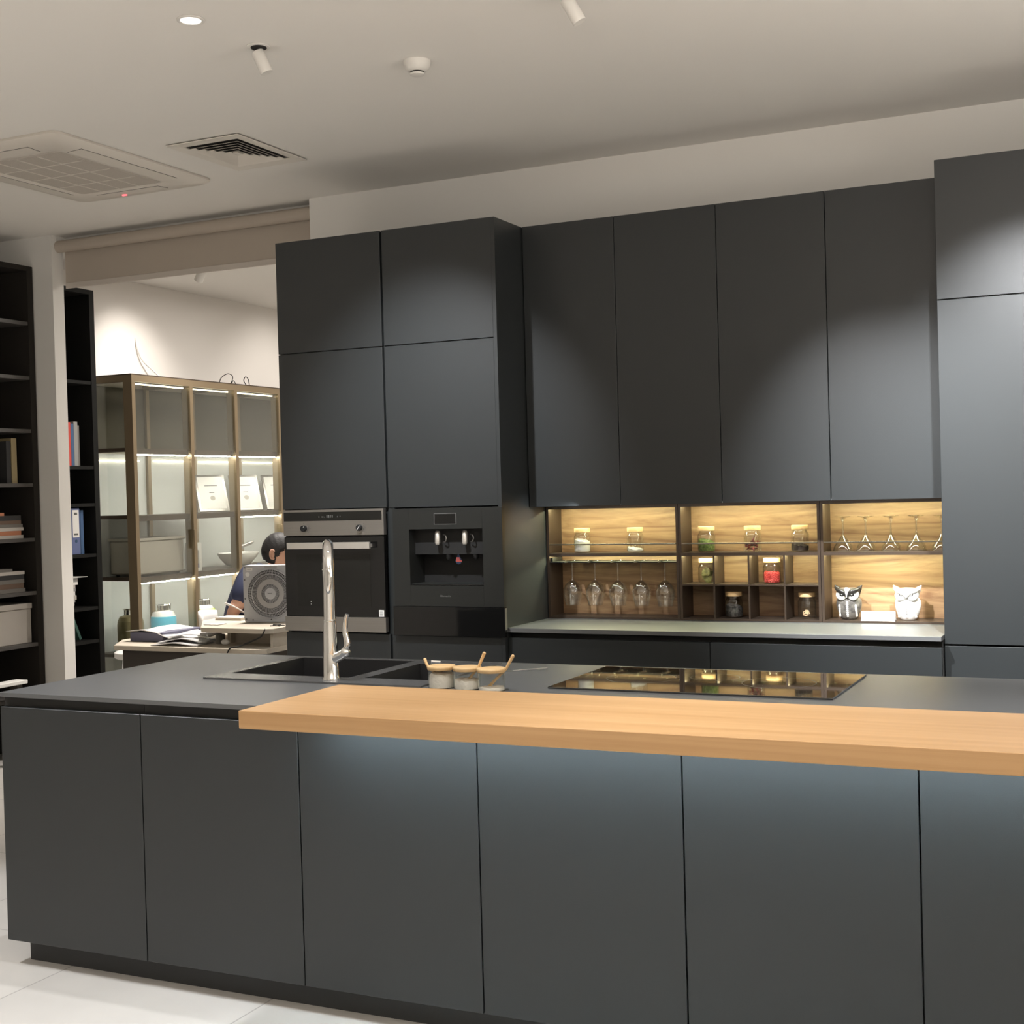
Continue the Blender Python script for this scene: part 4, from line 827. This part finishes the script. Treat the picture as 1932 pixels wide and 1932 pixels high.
def plug(y, label, m, hh, capm, ringm=None):
    x = -6.50; z = 0.4705
    t = thing('waste_disposer', label, 'appliance', (x, y, z), 'waste disposers on the bottom shelf')
    bm = NB(); lathe(bm, [(0.075, z), (0.088, z+0.01), (0.092, z+0.09), (0.092, z+0.20), (0.088, z+0.225)], 32, (x, y, 0)); obj('body', bm, m, t, True)
    bm = NB(); lathe(bm, [(0.088, z+0.2255), (0.075, z+0.255), (0.042, z+0.268)], 32, (x, y, 0)); obj('shoulder', bm, capm, t, True)
    bm = NB(); lathe(bm, [(0.042, z+0.2685), (0.040, z+0.30), (0.040, z+0.304)], 24, (x, y, 0)); nk = obj('neck', bm, 'chrome', t, True)
    bm = NB(); lathe(bm, [(0.055, z+0.3045), (0.058, z+0.308), (0.055, z+0.313), (0.035, z+0.315)], 24, (x, y, 0)); obj('mount_ring', bm, 'chrome', t, True)
    for q in range(3):
        a = q*2*PI/3+0.4; bm = NB(); tube(bm, [(x+0.052*math.cos(a), y+0.052*math.sin(a), z+0.270), (x+0.052*math.cos(a), y+0.052*math.sin(a), z+0.3035)], 0.005, 8); obj('bolt', bm, 'chrome', t, True)
    if ringm:
        bm = NB(); lathe(bm, [(0.0885, z+0.2255), (0.0935, z+0.227), (0.0885, z+0.240)], 32, (x, y, 0)); obj('colour_band', bm, ringm, t, True)
        bm = NB(); tube(bm, [(x+0.094, y+0.045+0.035*math.cos(a), z+0.10+0.05*math.sin(a)) for a in [k*PI/6 for k in range(13)]], 0.007, 8); obj('side_ring', bm, ringm, t, True)
plug(7.42, 'dull gold waste disposer, leftmost behind the desk', 'plug_gold', 0, 'plug_gold')
plug(7.77, 'bright blue waste disposer with white shoulder', 'plug_blue', 0, 'porcelain')
plug(8.22, 'white waste disposer with lime green band', 'porcelain', 0, 'porcelain', 'plug_lime')
# tilted framed certificates
for i, (y, lb) in enumerate(((8.37, 'framed certificate leaning half behind the cabinet post'), (8.80, 'framed certificate leaning in the middle, with round seal'), (9.24, 'framed certificate leaning nearest the oven cabinet'))):
    t = thing('certificate_frame', lb, 'frame', (-6.47, y, 1.4365), 'framed certificates on the display shelf')
    bm = NB(); bx(bm, -0.012, 0.0, -0.118, 0.118, 0.006, 0.325, 0.002, 1); fr = obj('frame', bm, 'steel', t, local=True)
    bm = NB(); bx(bm, 0.0002, 0.0015, -0.098, 0.098, 0.028, 0.305); pp = obj('certificate', bm, 'paper', t, local=True)
    bm = NB(); lathe(bm, [(0.020, 0), (0.020, 0.0006)], 20, (0.0016, 0.0, 0.12), True, Matrix.Rotation(PI/2, 3, 'Y')); obj('seal', bm, 'box_grey', t, local=True)
    bm = NB(); bx(bm, 0.0016, 0.002, -0.05, 0.05, 0.225, 0.232); bx(bm, 0.0016, 0.002, -0.02, 0.02, 0.165, 0.171); obj('printed_lines', bm, 'mark_grey', t, local=True)
    t.rotation_euler = (0, -0.48, -0.62)
t = thing('basin_with_tap', 'white oval wash basin with grey mixer tap in the display cabinet', 'basin', (-6.50, 8.68, 1.0055))
bm = NB(); lathe(bm, [(0.09, 1.0055), (0.13, 1.02), (0.19, 1.07), (0.215, 1.105), (0.212, 1.112), (0.205, 1.110), (0.18, 1.075), (0.10, 1.03), (0.02, 1.025)], 36, (-6.50, 8.68, 0), True, None, 0.62, 0.95); obj('bowl', bm, 'porcelain', t, True)
bm = NB(); tube(bm, [(-6.50, 8.66, 1.030), (-6.50, 8.66, 1.13)], 0.022, 18); tube(bm, smooth_curve([(-6.50, 8.63, 1.135), (-6.49, 8.72, 1.158), (-6.47, 8.84, 1.188)], 5), [0.020]*6+[0.015]*4+[0.008], 14); obj('mixer_tap', bm, 'steel', t, True)

# cables on the cabinet
def cable(name, label, pts, r, m='black_rubber', group='loose cables on the display cabinet'):
    bm = NB(); tube(bm, smooth_curve(pts, 8), r, 8); return tag(obj(name, bm, m, None, True), label, 'cable', group)
cable('cable', 'flat white cable coming out of the office wall', [(-6.749, 7.85, 2.745), (-6.735, 7.855, 2.66), (-6.72, 7.89, 2.575), (-6.68, 7.96, 2.50), (-6.62, 8.00, 2.427)], 0.006, 'white_plastic')
cable('cable', 'long thin dark cable lying along the cabinet top', [(-6.62, 8.02, 2.425), (-6.62, 8.15, 2.452), (-6.62, 8.32, 2.448), (-6.62, 8.5, 2.430), (-6.60, 8.62, 2.418)], 0.0028)
cable('cable', 'black cable loop with plug on the cabinet top', [(-6.45, 8.44, 2.424), (-6.45, 8.47, 2.47), (-6.45, 8.55, 2.505), (-6.45, 8.61, 2.49), (-6.45, 8.60, 2.45), (-6.45, 8.56, 2.418)], 0.0032)
cable('cable', 'small black cable arch behind the looped cable', [(-6.45, 8.585, 2.418), (-6.45, 8.62, 2.455), (-6.45, 8.66, 2.418)], 0.0030)
cable('cable', 'narrow black cable loop nearest the oven cabinet', [(-6.45, 8.80, 2.418), (-6.45, 8.755, 2.46), (-6.45, 8.775, 2.495), (-6.45, 8.81, 2.48), (-6.45, 8.83, 2.418)], 0.0034)

t = thing('ceiling_spotlight', 'white ceiling spotlight in the office, seen under the blind', 'spotlight', (-5.95, 7.62, Z))
bm = NB(); lathe(bm, [(0.035, Z-0.012), (0.035, Z-0.0005)], 20, (-5.95, 7.62, 0)); obj('base', bm, 'white_plastic', t, True)
bm = NB(); tube(bm, [(-5.93, 7.62, Z-0.012), (-5.99, 7.64, Z-0.085)], 0.032, 22); obj('lamp_tube', bm, 'white_plastic', t, True)

# ------------------------------------------------------------------ desk
t = thing('office_desk', 'pale wood desk with dark front panel beyond the opening', 'desk', (-4.9, 6.4, 0))
bm = NB(); prism(bm, [(-5.385, 6.0), (-4.40, 6.0), (-4.345, 6.03), (-4.345, 6.84), (-5.56, 6.84), (-5.56, 6.27)], 0.685, 0.710); obj('desk_top', bm, 'desk_wood', t)
bm = NB(); bx(bm, -5.36, -4.42, 6.045, 6.065, 0.02, 0.6845); obj('modesty_panel', bm, 'desk_dark', t)
for x in (-5.36, -4.44):
    bm = NB(); bx(bm, x, x+0.025, 6.0655, 6.78, 0, 0.6845); obj('side_panel', bm, 'desk_dark', t)
t = thing('desk_riser', 'pale wood shelf raised on the desk, carrying the fan', 'shelf', (-4.6, 6.3, 0.7105))
bm = NB(); prism(bm, [(-4.82, 6.075), (-4.385, 6.065), (-4.345, 6.10), (-4.345, 6.66), (-5.10, 6.66), (-5.10, 6.45)], 0.790, 0.815); obj('top_board', bm, 'desk_wood', t)
bm = NB(); bx(bm, -4.74, -4.385, 6.28, 6.298, 0.7105, 0.7898); bx(bm, -4.384, -4.366, 6.12, 6.60, 0.7105, 0.7898); bx(bm, -4.765, -4.741, 6.24, 6.60, 0.7105, 0.7898); obj('support_panels', bm, 'desk_wood', t)
tag(obj('desk_cable', tube(NB(), smooth_curve([(-4.36, 6.04, 0.818), (-4.40, 6.055, 0.775), (-4.47, 6.05, 0.745), (-4.53, 6.03, 0.722), (-4.56, 5.995, 0.716), (-4.575, 5.985, 0.69)], 8), 0.004, 8), 'black_rubber', None, True), 'dark cable hanging over the desk edge', 'cable')
# papers
t = thing('document_pile', 'thick bound document with blue grey side lying on the desk', 'documents', (-5.35, 6.35, 0.7105))
bm = NB(); bx(bm, -5.44, -5.20, 6.20, 6.55, 0.7105, 0.765, 0.003, 1); obj('pages', bm, 'page_block', t)
bm = NB(); 
grid = 8; V = [[bm.verts.new((-5.46+i*0.045, 6.19+j*0.048, 0.7665+0.010*math.sin(i*0.7)+0.004*math.cos(j)+(0 if i < 6 else -0.012*(i-5)))) for j in range(grid)] for i in range(grid+1)]
for i in range(grid):
    for j in range(grid-1): bm.faces.new((V[i][j], V[i+1][j], V[i+1][j+1], V[i][j+1]))
ob = obj('cover_sheet', bm, 'paper', t, True); so = ob.modifiers.new('th', 'SOLIDIFY'); so.thickness = 0.003
def sheaf(nm, label, x0, x1, y0, y1, z, hump, rot, folds=1):
    bm = NB(); nx = 12; V = []
    for i in range(nx+1):
        u = i/nx; row = []
        for j in range(7):
            v = j/6; x = x0+(x1-x0)*u; y = y0+(y1-y0)*v; xx = x*math.cos(rot)-y*math.sin(rot); yy = x*math.sin(rot)+y*math.cos(rot)
            row.append(bm.verts.new((xx, yy, z+hump*math.sin(PI*u)**2*(0.6+0.4*math.cos(v*3)))))
        V.append(row)
    for i in range(nx):
        for j in range(6): bm.faces.new((V[i][j], V[i+1][j], V[i+1][j+1], V[i][j+1]))
    return bm
for i, (lb, dx, dy, w_, d_, z, hp, r_) in enumerate((('bottom folded drawing sheet on the desk', -5.0, 6.10, 0.30, 0.18, 0.712, 0.014, 0.10), ('middle folded drawing sheet, curled open at its left end', -5.0, 6.16, 0.30, 0.20, 0.723, 0.022, 0.2), ('top folded drawing sheet beside the thick document', -5.03, 6.25, 0.26, 0.20, 0.745, 0.014, 0.3))):
    bm = sheaf('sheet', lb, -w_/2, w_/2, -d_/2, d_/2, 0, hp, r_)
    for v in bm.verts: v.co += Vector((dx, dy+0.03, z))
    ob = obj('folded_paper', bm, 'paper_grey', None, True); so = ob.modifiers.new('th', 'SOLIDIFY'); so.thickness = 0.004; so.offset = 1
    tag(ob, lb, 'paper', 'folded drawings on the desk')
t = thing('glass_mug', 'small clear glass mug between the papers and the raised shelf', 'glass', (-4.86, 6.14, 0.7105))
bm = NB(); lathe(bm, [(0.020, 0.7108), (0.026, 0.715), (0.029, 0.74), (0.028, 0.768)], 22, (-4.86, 6.14, 0), False); obj('cup', bm, 'clear_glass', t, True)
bm = NB(); tube(bm, [(-4.83, 6.14, 0.755), (-4.812, 6.14, 0.75), (-4.812, 6.14, 0.732), (-4.83, 6.14, 0.725)], 0.003, 8); obj('handle', bm, 'clear_glass', t, True)
bm = NB(); lathe(bm, [(0.026, 0.7105), (0.027, 0.712), (0.027, 0.762), (0.024, 0.765)], 20, (-4.80, 6.22, 0)); tag(obj('pen_pot', bm, 'book_grey', None, True), 'dark round pot under the edge of the raised shelf', 'pot')
bm = NB(); ball(bm, (-4.72, 6.16, 0.727), 0.028, 0.018, 0.0155, 14); tag(obj('crumpled_tissue', bm, 'paper', None, True), 'crumpled white tissue under the raised shelf', 'tissue')
slab_book('notepad', 'pale notepad at the left end of the raised shelf', 'notepad', -5.03, -4.84, 6.47, 6.60, 0.8155, 0.832, 'paper_warm')
bm = NB(); bx(bm, -4.90, -4.80, 6.20, 6.28, 0.8155, 0.820); tag(obj('white_note', bm, 'paper'), 'small white note on the raised shelf left of the fan', 'paper')
tag(obj('cable_tangle', tube(NB(), smooth_curve([(-4.44, 6.20, 0.819), (-4.40, 6.24, 0.823), (-4.43, 6.26, 0.819), (-4.39, 6.22, 0.823), (-4.42, 6.20, 0.826), (-4.37, 6.24, 0.819)], 6), 0.003, 7), 'black_rubber', None, True), 'small tangle of black cable in front of the fan', 'cable')
t = thing('white_stool', 'white seat edge showing at the left end of the desk', 'stool', (-5.80, 6.60, 0))
bm = NB(); lathe(bm, [(0.14, 0.545), (0.16, 0.555), (0.16, 0.585), (0.15, 0.592)], 30, (-5.78, 6.68, 0)); obj('seat', bm, 'paper', t, True)
for a in (0.8, 2.4, 3.9, 5.5):
    bm = NB(); tube(bm, [(-5.78+0.10*math.cos(a), 6.68+0.10*math.sin(a), 0.5445), (-5.78+0.15*math.cos(a), 6.68+0.15*math.sin(a), 0)], 0.012, 10); obj('leg', bm, 'chrome', t, True)

# ------------------------------------------------------------------ box fan
fc = Vector((-4.590, 6.46, 0.9814)); t = thing('box_fan', 'grey square box fan standing on the raised shelf', 'fan', (fc.x, fc.y, 0.815))
mrot = Matrix.Rotation(math.radians(12), 3, 'Z')
def fobj(name, bm, m, par=None, smooth=False):
    for v in bm.verts: v.co = mrot @ (v.co*0.945) + fc
    return obj(name, bm, m, par or t, smooth)
bm = NB(); loft_l = rsq(0.178, 0.172, 0.018, 5)
def plate(bm, out, y0, y1, hole=None, seg=64):
    if hole:
        inner = [(hole*math.cos(2*PI*k/seg), hole*math.sin(2*PI*k/seg)) for k in range(seg)]
        outer = []
        for k in range(seg):
            a = 2*PI*k/seg; c_, s_ = math.cos(a), math.sin(a); m_ = min(0.178/abs(c_) if abs(c_) > 1e-6 else 9, 0.172/abs(s_) if abs(s_) > 1e-6 else 9); outer.append((c_*m_, s_*m_))
        L = [[bm.verts.new((x, y, z)) for x, z in R_] for R_, y in ((outer, y0), (inner, y0), (inner, y1), (outer, y1))]
        for i in range(4):
            A, B_ = L[i], L[(i+1) % 4]
            for k in range(seg): bm.faces.new((A[k], A[(k+1) % seg], B_[(k+1) % seg], B_[k]))
plate(bm, None, -0.055, 0.055, 0.150); fobj('housing', bm, 'fan_grey')
def grille(bm, r0, r1, n, y, wdt=0.0016, twist=0.0):
    for k in range(n):
        a = 2*PI*k/n; tube(bm, [(r0*math.cos(a), y, r0*math.sin(a)), (r1*math.cos(a+twist), y, r1*math.sin(a+twist))], wdt, 5)
def ring(bm, r0, r1, y0, y1, seg=56):
    L = [[bm.verts.new((r*math.cos(2*PI*k/seg), y, r*math.sin(2*PI*k/seg))) for k in range(seg)] for r, y in ((r0, y0), (r1, y0), (r1, y1), (r0, y1))]
    for i in range(4):
        A, B_ = L[i], L[(i+1) % 4]
        for k in range(seg): bm.faces.new((A[k], A[(k+1) % seg], B_[(k+1) % seg], B_[k]))
bm = NB(); grille(bm, 0.036, 0.057, 48, -0.060); grille(bm, 0.090, 0.150, 84, -0.060, 0.0016, 0.10); ring(bm, 0.118, 0.122, -0.0625, -0.0585); ring(bm, 0.146, 0.152, -0.0625, -0.0585); ring(bm, 0.134, 0.136, -0.0625, -0.0585); fobj('rear_grille', bm, 'fan_grey')
bm = NB(); ring(bm, 0.058, 0.089, -0.0615, -0.0585); fobj('grille_ring', bm, 'fan_ring')
bm = NB(); lathe(bm, [(0.035, 0.0), (0.035, 0.004), (0.030, 0.006)], 32, (0, -0.058, 0), True, Matrix.Rotation(PI/2, 3, 'X')); hb = fobj('hub_cap', bm, 'fan_grey', None, True)
bm = NB(); marks(bm, -0.015, 0.0, 0.03, 0.006, -0.0641, 6, 9); fobj('hub_lettering', bm, 'mark_grey')
bm = NB(); ring(bm, 0.001, 0.149, 0.030, 0.034); fobj('front_grille', bm, 'fan_dark')
for q in range(5):
    bm = NB(); a = q*2*PI/5; vv = []
    for r_, da, dy in ((0.03, -0.25, -0.012), (0.14, -0.35, -0.02), (0.143, 0.35, 0.012), (0.03, 0.25, 0.008)): vv.append(bm.verts.new((r_*math.cos(a+da), dy-0.01, r_*math.sin(a+da))))
    f_ = bm.faces.new(vv); ex = bmesh.ops.extrude_face_region(bm, geom=[f_])
    for g_ in ex['geom']:
        if isinstance(g_, bmesh.types.BMVert): g_.co.y += 0.002
    fobj('blade', bm, 'fan_dark')
bm = NB(); tube(bm, [(0, 0.029, 0), (0, -0.055, 0)], 0.028, 20); fobj('motor', bm, 'fan_dark', None, True)
bm = NB(); bx(bm, -0.155, -0.115, -0.0562, -0.0552, 0.142, 0.158); tg = fobj('rating_label', bm, 'paper')
bm = NB(); marks(bm, -0.150, 0.147, 0.028, 0.007, -0.0563, 6, 2); fobj('rating_text', bm, 'mark_grey')
bm = NB(); bx(bm, -0.035, 0.045, -0.0565, -0.0551, 0.155, 0.171); fobj('carry_grip', bm, 'fan_ring')
bm = NB(); lathe(bm, [(0.014, 0), (0.014, 0.0012)], 18, (-0.148, -0.055, 0.118), True, Matrix.Rotation(PI/2, 3, 'X')); fobj('round_mark', bm, 'sticker')
for px, pz in ((-0.165, 0.160), (-0.168, 0.085), (-0.168, -0.03), (-0.163, -0.155), (-0.12, -0.160), (0.0, -0.158), (0.165, 0.16), (0.165, -0.155)):
    bm = NB(); lathe(bm, [(0.0045, 0), (0.0045, 0.0015)], 10, (px, -0.055, pz), True, Matrix.Rotation(PI/2, 3, 'X')); fobj('screw', bm, 'fan_dark')
bm = NB(); bx(bm, -0.15, -0.10, -0.05, 0.05, -0.175, -0.1725); bx(bm, 0.10, 0.15, -0.05, 0.05, -0.175, -0.1725); fobj('foot', bm, 'fan_dark')

# ------------------------------------------------------------------ person at the desk
t = thing('person', 'person with short black hair in a navy polo shirt sitting behind the fan', 'person', (-5.20, 7.02, 0))
def skin(name, V, E, m, parent, root=0, sub=2):
    me = bpy.data.meshes.new(name); base = parent.location if parent else Vector((0, 0, 0))
    par = parent
    me.from_pydata([tuple(Vector(v[0])-base) for v in V], E, []); o = bpy.data.objects.new(name, me); C.objects.link(o); o.parent = parent
    md = o.modifiers.new('skin', 'SKIN'); md.use_smooth_shade = True
    for i, v in enumerate(V):
        r = v[1]; sv = me.skin_vertices[0].data[i]; sv.radius = (r if isinstance(r, tuple) else (r, r)); sv.use_root = (i == root)
    s = o.modifiers.new('sub', 'SUBSURF'); s.levels = sub; s.render_levels = sub
    me.materials.append(MAT[m]); return o
dx, dy = 0.90, 0.42     # facing direction of the figure
P = Vector((-5.275, 7.0, 0.56)); fw = Vector((dx, dy, 0)).normalized(); rt = Vector((fw.y, -fw.x, 0))   # rt = his right-hand side
def at(f, r, z): return tuple(P + fw*f + rt*r + Vector((0, 0, z-P.z)))
V = [(at(0, 0, 0.56), (0.15, 0.12)), (at(0.03, 0, 0.74), (0.14, 0.11)), (at(0.09, 0, 0.93), (0.12, 0.09)), (at(0.18, 0, 1.025), (0.05, 0.05)), (at(0.245, 0, 1.09), 0.044), (at(0.285, 0, 1.13), 0.044),
     (at(0.12, 0.155, 1.0), 0.050), (at(0.11, 0.205, 0.965), 0.052), (at(0.02, 0.255, 0.80), 0.042), (at(0.10, 0.285, 0.765), 0.036), (at(0.24, 0.30, 0.748), 0.026), (at(0.30, 0.30, 0.74), (0.034, 0.018)),
     (at(0.12, -0.155, 1.0), 0.050), (at(0.12, -0.205, 0.965), 0.052), (at(0.12, -0.24, 0.79), 0.042), (at(0.22, -0.16, 0.765), 0.034), (at(0.33, -0.02, 0.75), 0.026), (at(0.38, 0.03, 0.74), (0.034, 0.018)),
     (at(0.05, 0.095, 0.52), 0.085), (at(0.42, 0.11, 0.50), 0.062), (at(0.43, 0.11, 0.28), 0.048), (at(0.42, 0.11, 0.09), 0.036), (at(0.52, 0.11, 0.045), 0.036),
     (at(0.05, -0.095, 0.52), 0.085), (at(0.42, -0.11, 0.50), 0.062), (at(0.43, -0.11, 0.28), 0.048), (at(0.42, -0.11, 0.09), 0.036), (at(0.52, -0.11, 0.045), 0.036)]
E = [(0, 1), (1, 2), (2, 3), (3, 4), (4, 5), (2, 6), (6, 7), (7, 8), (8, 9), (9, 10), (10, 11), (2, 12), (12, 13), (13, 14), (14, 15), (15, 16), (16, 17), (0, 18), (18, 19), (19, 20), (20, 21), (21, 22), (0, 23), (23, 24), (24, 25), (25, 26), (26, 27)]
for base, bf, br, s in ((11, 0.30, 0.30, 1), (17, 0.38, 0.03, -1)):
    for q in range(4):
        r0 = br+(q-1.5)*0.019; L = (0.032, 0.040, 0.037, 0.028)[q]
        i = len(V); V += [(at(bf+0.035, r0, 0.742), 0.0095), (at(bf+0.035+L, r0, 0.738), 0.0088), (at(bf+0.035+L*1.6, r0, 0.726), 0.0075)]; E += [(base, i), (i, i+1), (i+1, i+2)]
    i = len(V); V += [(at(bf+0.005, br-s*0.036, 0.736), 0.0105), (at(bf+0.035, br-s*0.050, 0.730), 0.0085)]; E += [(base, i), (i, i+1)]
skin('body', V, E, 'skin', t)
# shirt and trousers follow the body
Vs = [(at(0, 0, 0.56), (0.165, 0.135)), (at(0.03, 0, 0.74), (0.157, 0.127)), (at(0.09, 0, 0.93), (0.176, 0.128)), (at(0.175, 0, 1.045), (0.105, 0.100)), (at(0.225, 0, 1.078), 0.072),
      (at(0.12, 0.155, 1.025), 0.082), (at(0.11, 0.205, 0.975), 0.078), (at(0.055, 0.235, 0.872), 0.070), (at(0.12, -0.155, 1.01), 0.078), (at(0.12, -0.205, 0.965), 0.072), (at(0.12, -0.225, 0.872), 0.066)]
skin('polo_shirt', Vs, [(0, 1), (1, 2), (2, 3), (3, 4), (2, 5), (5, 6), (6, 7), (2, 8), (8, 9), (9, 10)], 'navy', t)
bm = NB()
pA, pB = Vector(Vs[6][0]), Vector(Vs[7][0]); dA = (pB-pA).normalized(); pe = pB + dA*0.018
tube(bm, [pe-dA*0.004, pe, pe+dA*0.003], [0.0705, 0.0725, 0.0705], 28); obj('sleeve_trim', bm, 'paper', t, True)
Vt = [(at(0, 0, 0.55), (0.168, 0.138)), (at(0.05, 0.095, 0.515), 0.098), (at(0.42, 0.11, 0.50), 0.076), (at(0.43, 0.11, 0.28), 0.064), (at(0.42, 0.11, 0.11), 0.056), (at(0.05, -0.095, 0.515), 0.098), (at(0.42, -0.11, 0.50), 0.076), (at(0.43, -0.11, 0.28), 0.064), (at(0.42, -0.11, 0.11), 0.056)]
skin('trousers', Vt, [(0, 1), (1, 2), (2, 3), (3, 4), (0, 5), (5, 6), (6, 7), (7, 8)], 'trousers', t)
# head: local axes f (face), r (his right), z up
HC = Vector((-4.955, 7.03, 1.188)); fh = Vector((0.93, 0.36, -0.05)).normalized(); rh = Vector((fh.y, -fh.x, 0)).normalized(); uh = rh.cross(fh).normalized()
uh = uh if uh.z > 0 else -uh
HM = Matrix((fh, rh, uh)).transposed()
def H_(v): return HM @ Vector(v) + HC
bm = NB(); r = bmesh.ops.create_uvsphere(bm, u_segments=40, v_segments=28, radius=1)
for v in bm.verts:
    x, y, z_ = v.co
    X = x*0.096; Y = y*0.076; Zz = z_*0.112
    if z_ < 0: 
        Y *= 1-0.32*(-z_)**1.4; X = X*(1-0.30*(-z_)**2) + 0.026*(-z_)**1.2
    if x > 0.55:
        X -= (x-0.55)*0.030
        w_ = math.exp(-((y)/0.16)**2); X += 0.024*w_*math.exp(-((z_+0.20)/0.17)**2)      # nose
        X += 0.006*math.exp(-((y)/0.35)**2)*math.exp(-((z_+0.50)/0.07)**2)                # lips
        X -= 0.008*math.exp(-((abs(y)-0.38)/0.16)**2)*math.exp(-((z_-0.05)/0.13)**2)      # eye sockets
        X += 0.008*math.exp(-((y)/0.3)**2)*math.exp(-((z_+0.85)/0.15)**2)                 # chin
    v.co = H_((X, Y, Zz))
hd = obj('head', bm, 'skin', t, True)
for s in (1, -1):
    bm = NB(); c0_ = (-0.010, s*0.080, -0.008)
    pts = [(c0_[0]+0.014*math.cos(a)*1.0-0.006, c0_[1]+s*0.008, c0_[2]+0.029*math.sin(a)) for a in [0.6+k*0.45 for k in range(11)]]
    tube(bm, [H_(p) for p in pts], [0.0045+0.0025*math.sin(PI*k/10) for k in range(11)], 8)
    n0 = len(bm.verts); ball(bm, H_((c0_[0]-0.006, c0_[1]+s*0.003, c0_[2])), 0.013, 0.007, 0.026, 14, HM); ball(bm, H_((c0_[0]+0.001, c0_[1]+s*0.006, c0_[2]-0.026)), 0.007, 0.005, 0.008, 10, HM)
    obj('ear', bm, 'skin', t, True)
    bm = NB(); ball(bm, H_((0.078, s*0.030, 0.006)), 0.009, 0.013, 0.007, 14, HM); ey = obj('eye', bm, 'porcelain', t, True)
    bm = NB(); ball(bm, H_((0.0855, s*0.031, 0.006)), 0.0025, 0.005, 0.005, 10, HM); obj('iris', bm, 'hair', ey, True)
    bm = NB(); tube(bm, [H_(p) for p in ((0.090, s*0.014, 0.024), (0.088, s*0.030, 0.029), (0.078, s*0.046, 0.025))], [0.002, 0.0035, 0.002], 7); obj('eyebrow', bm, 'hair', t, True)
bm = NB(); tube(bm, [H_(p) for p in ((0.076, -0.022, -0.058), (0.087, 0, -0.056), (0.076, 0.022, -0.058))], [0.002, 0.005, 0.002], 8); MAT['lip'] = mat('lip', (0.45, 0.18, 0.15), 0.5); obj('mouth', bm, 'lip', t, True)
bm = NB(); r = bmesh.ops.create_uvsphere(bm, u_segments=110, v_segments=80, radius=1); kill = []
for v in bm.verts:
    x, y, z_ = v.co; rn_ = 1+0.004*math.sin(x*19+z_*13)+0.003*math.sin(y*21+x*9)
    HL = [(-1, -0.42), (-0.22, -0.52), (-0.05, -0.30), (0.05, -0.12), (0.26, -0.06), (0.34, 0.12), (0.55, 0.22), (0.66, 0.46), (1, 0.50)]   # hairline
    for (xa, la), (xb, lb2) in zip(HL, HL[1:]):
        if xa <= x <= xb: line = la+(lb2-la)*(x-xa)/(xb-xa)
    if z_ < line-0.10: kill.append(v)
    k_ = 1.0 if z_ > line+0.04 else 0.45
    X = x*(0.096+0.013*k_); Y = y*(0.076+0.009*k_); Zz = z_*(0.112+0.016*k_)
    if z_ < 0: Y *= 1-0.30*(-z_)**1.4; X = X*(1-0.2*(-z_)**2)+0.018*(-z_)**1.2
    if x > 0.55: X -= (x-0.55)*0.018
    v.co = H_((X*rn_, Y*rn_, Zz*rn_))
bmesh.ops.delete(bm, geom=kill, context='VERTS'); ob = obj('hair', bm, 'hair', t, True); so = ob.modifiers.new('th', 'SOLIDIFY'); so.thickness = 0.006; so.offset = -1

# office chair
t = thing('office_chair', 'white office chair under the person at the desk', 'chair', (-5.275, 7.0, 0))
def cobj(nm, bm, m, smooth=False): return obj(nm, bm, m, t, smooth)
bm = NB(); loft(bm, [(rsq(0.21, 0.21, 0.06), 0.365), (rsq(0.235, 0.235, 0.07), 0.380), (rsq(0.235, 0.235, 0.07), 0.400), (rsq(0.215, 0.215, 0.06), 0.412)], -5.225, 7.02); cobj('seat', bm, 'paper', True)
bm = NB(); c_ = P - fw*0.21
pts = []
for j in range(7):
    z_ = 0.50+j*0.055
    for i in range(9):
        u = (i-4)/4; q = c_ + rt*(u*0.20) + fw*(0.05*u*u) - fw*(0.02*j/6); pts.append((q.x, q.y, z_-0.02*u*u*(j == 6)))
vv = [bm.verts.new(p) for p in pts]
for j in range(6):
    for i in range(8): bm.faces.new((vv[j*9+i], vv[j*9+i+1], vv[(j+1)*9+i+1], vv[(j+1)*9+i]))
ob = cobj('backrest', bm, 'paper', True); so = ob.modifiers.new('th', 'SOLIDIFY'); so.thickness = 0.02; so.offset = -1 if True else 1
bm = NB(); q0 = P - fw*0.23; tube(bm, [(q0.x, q0.y, 0.55), (q0.x, q0.y, 0.42), (P.x, P.y, 0.355)], 0.014, 10); cobj('back_bracket', bm, 'chrome', True)
for s in (-1, 1):
    bm = NB(); a0 = P + rt*(s*0.26); pts = [a0+fw*0.10+Vector((0, 0, -0.18)), a0+fw*0.12+Vector((0, 0, 0.08)), a0+fw*0.05+Vector((0, 0, 0.14)), a0-fw*0.12+Vector((0, 0, 0.15)), a0-fw*0.20+Vector((0, 0, 0.10))]
    pts = [(p.x, p.y, p.z) for p in pts]; tube(bm, smooth_curve(pts, 5), 0.014, 10); cobj('armrest', bm, 'paper', True)
bm = NB(); tube(bm, [(P.x+0.03, P.y, 0.364), (P.x+0.03, P.y, 0.09)], 0.025, 14); cobj('gas_lift', bm, 'chrome', True)
for k in range(5):
    a = k*2*PI/5; bm = NB(); tube(bm, [(P.x+0.03, P.y, 0.095), (P.x+0.03+0.27*math.cos(a), P.y+0.27*math.sin(a), 0.065)], [0.02, 0.013], 10); cobj('leg', bm, 'chrome', True)
    bm = NB(); ball(bm, (P.x+0.03+0.275*math.cos(a), P.y+0.275*math.sin(a), 0.027), 0.026, 0.026, 0.027, 12); cobj('caster', bm, 'black_rubber', True)
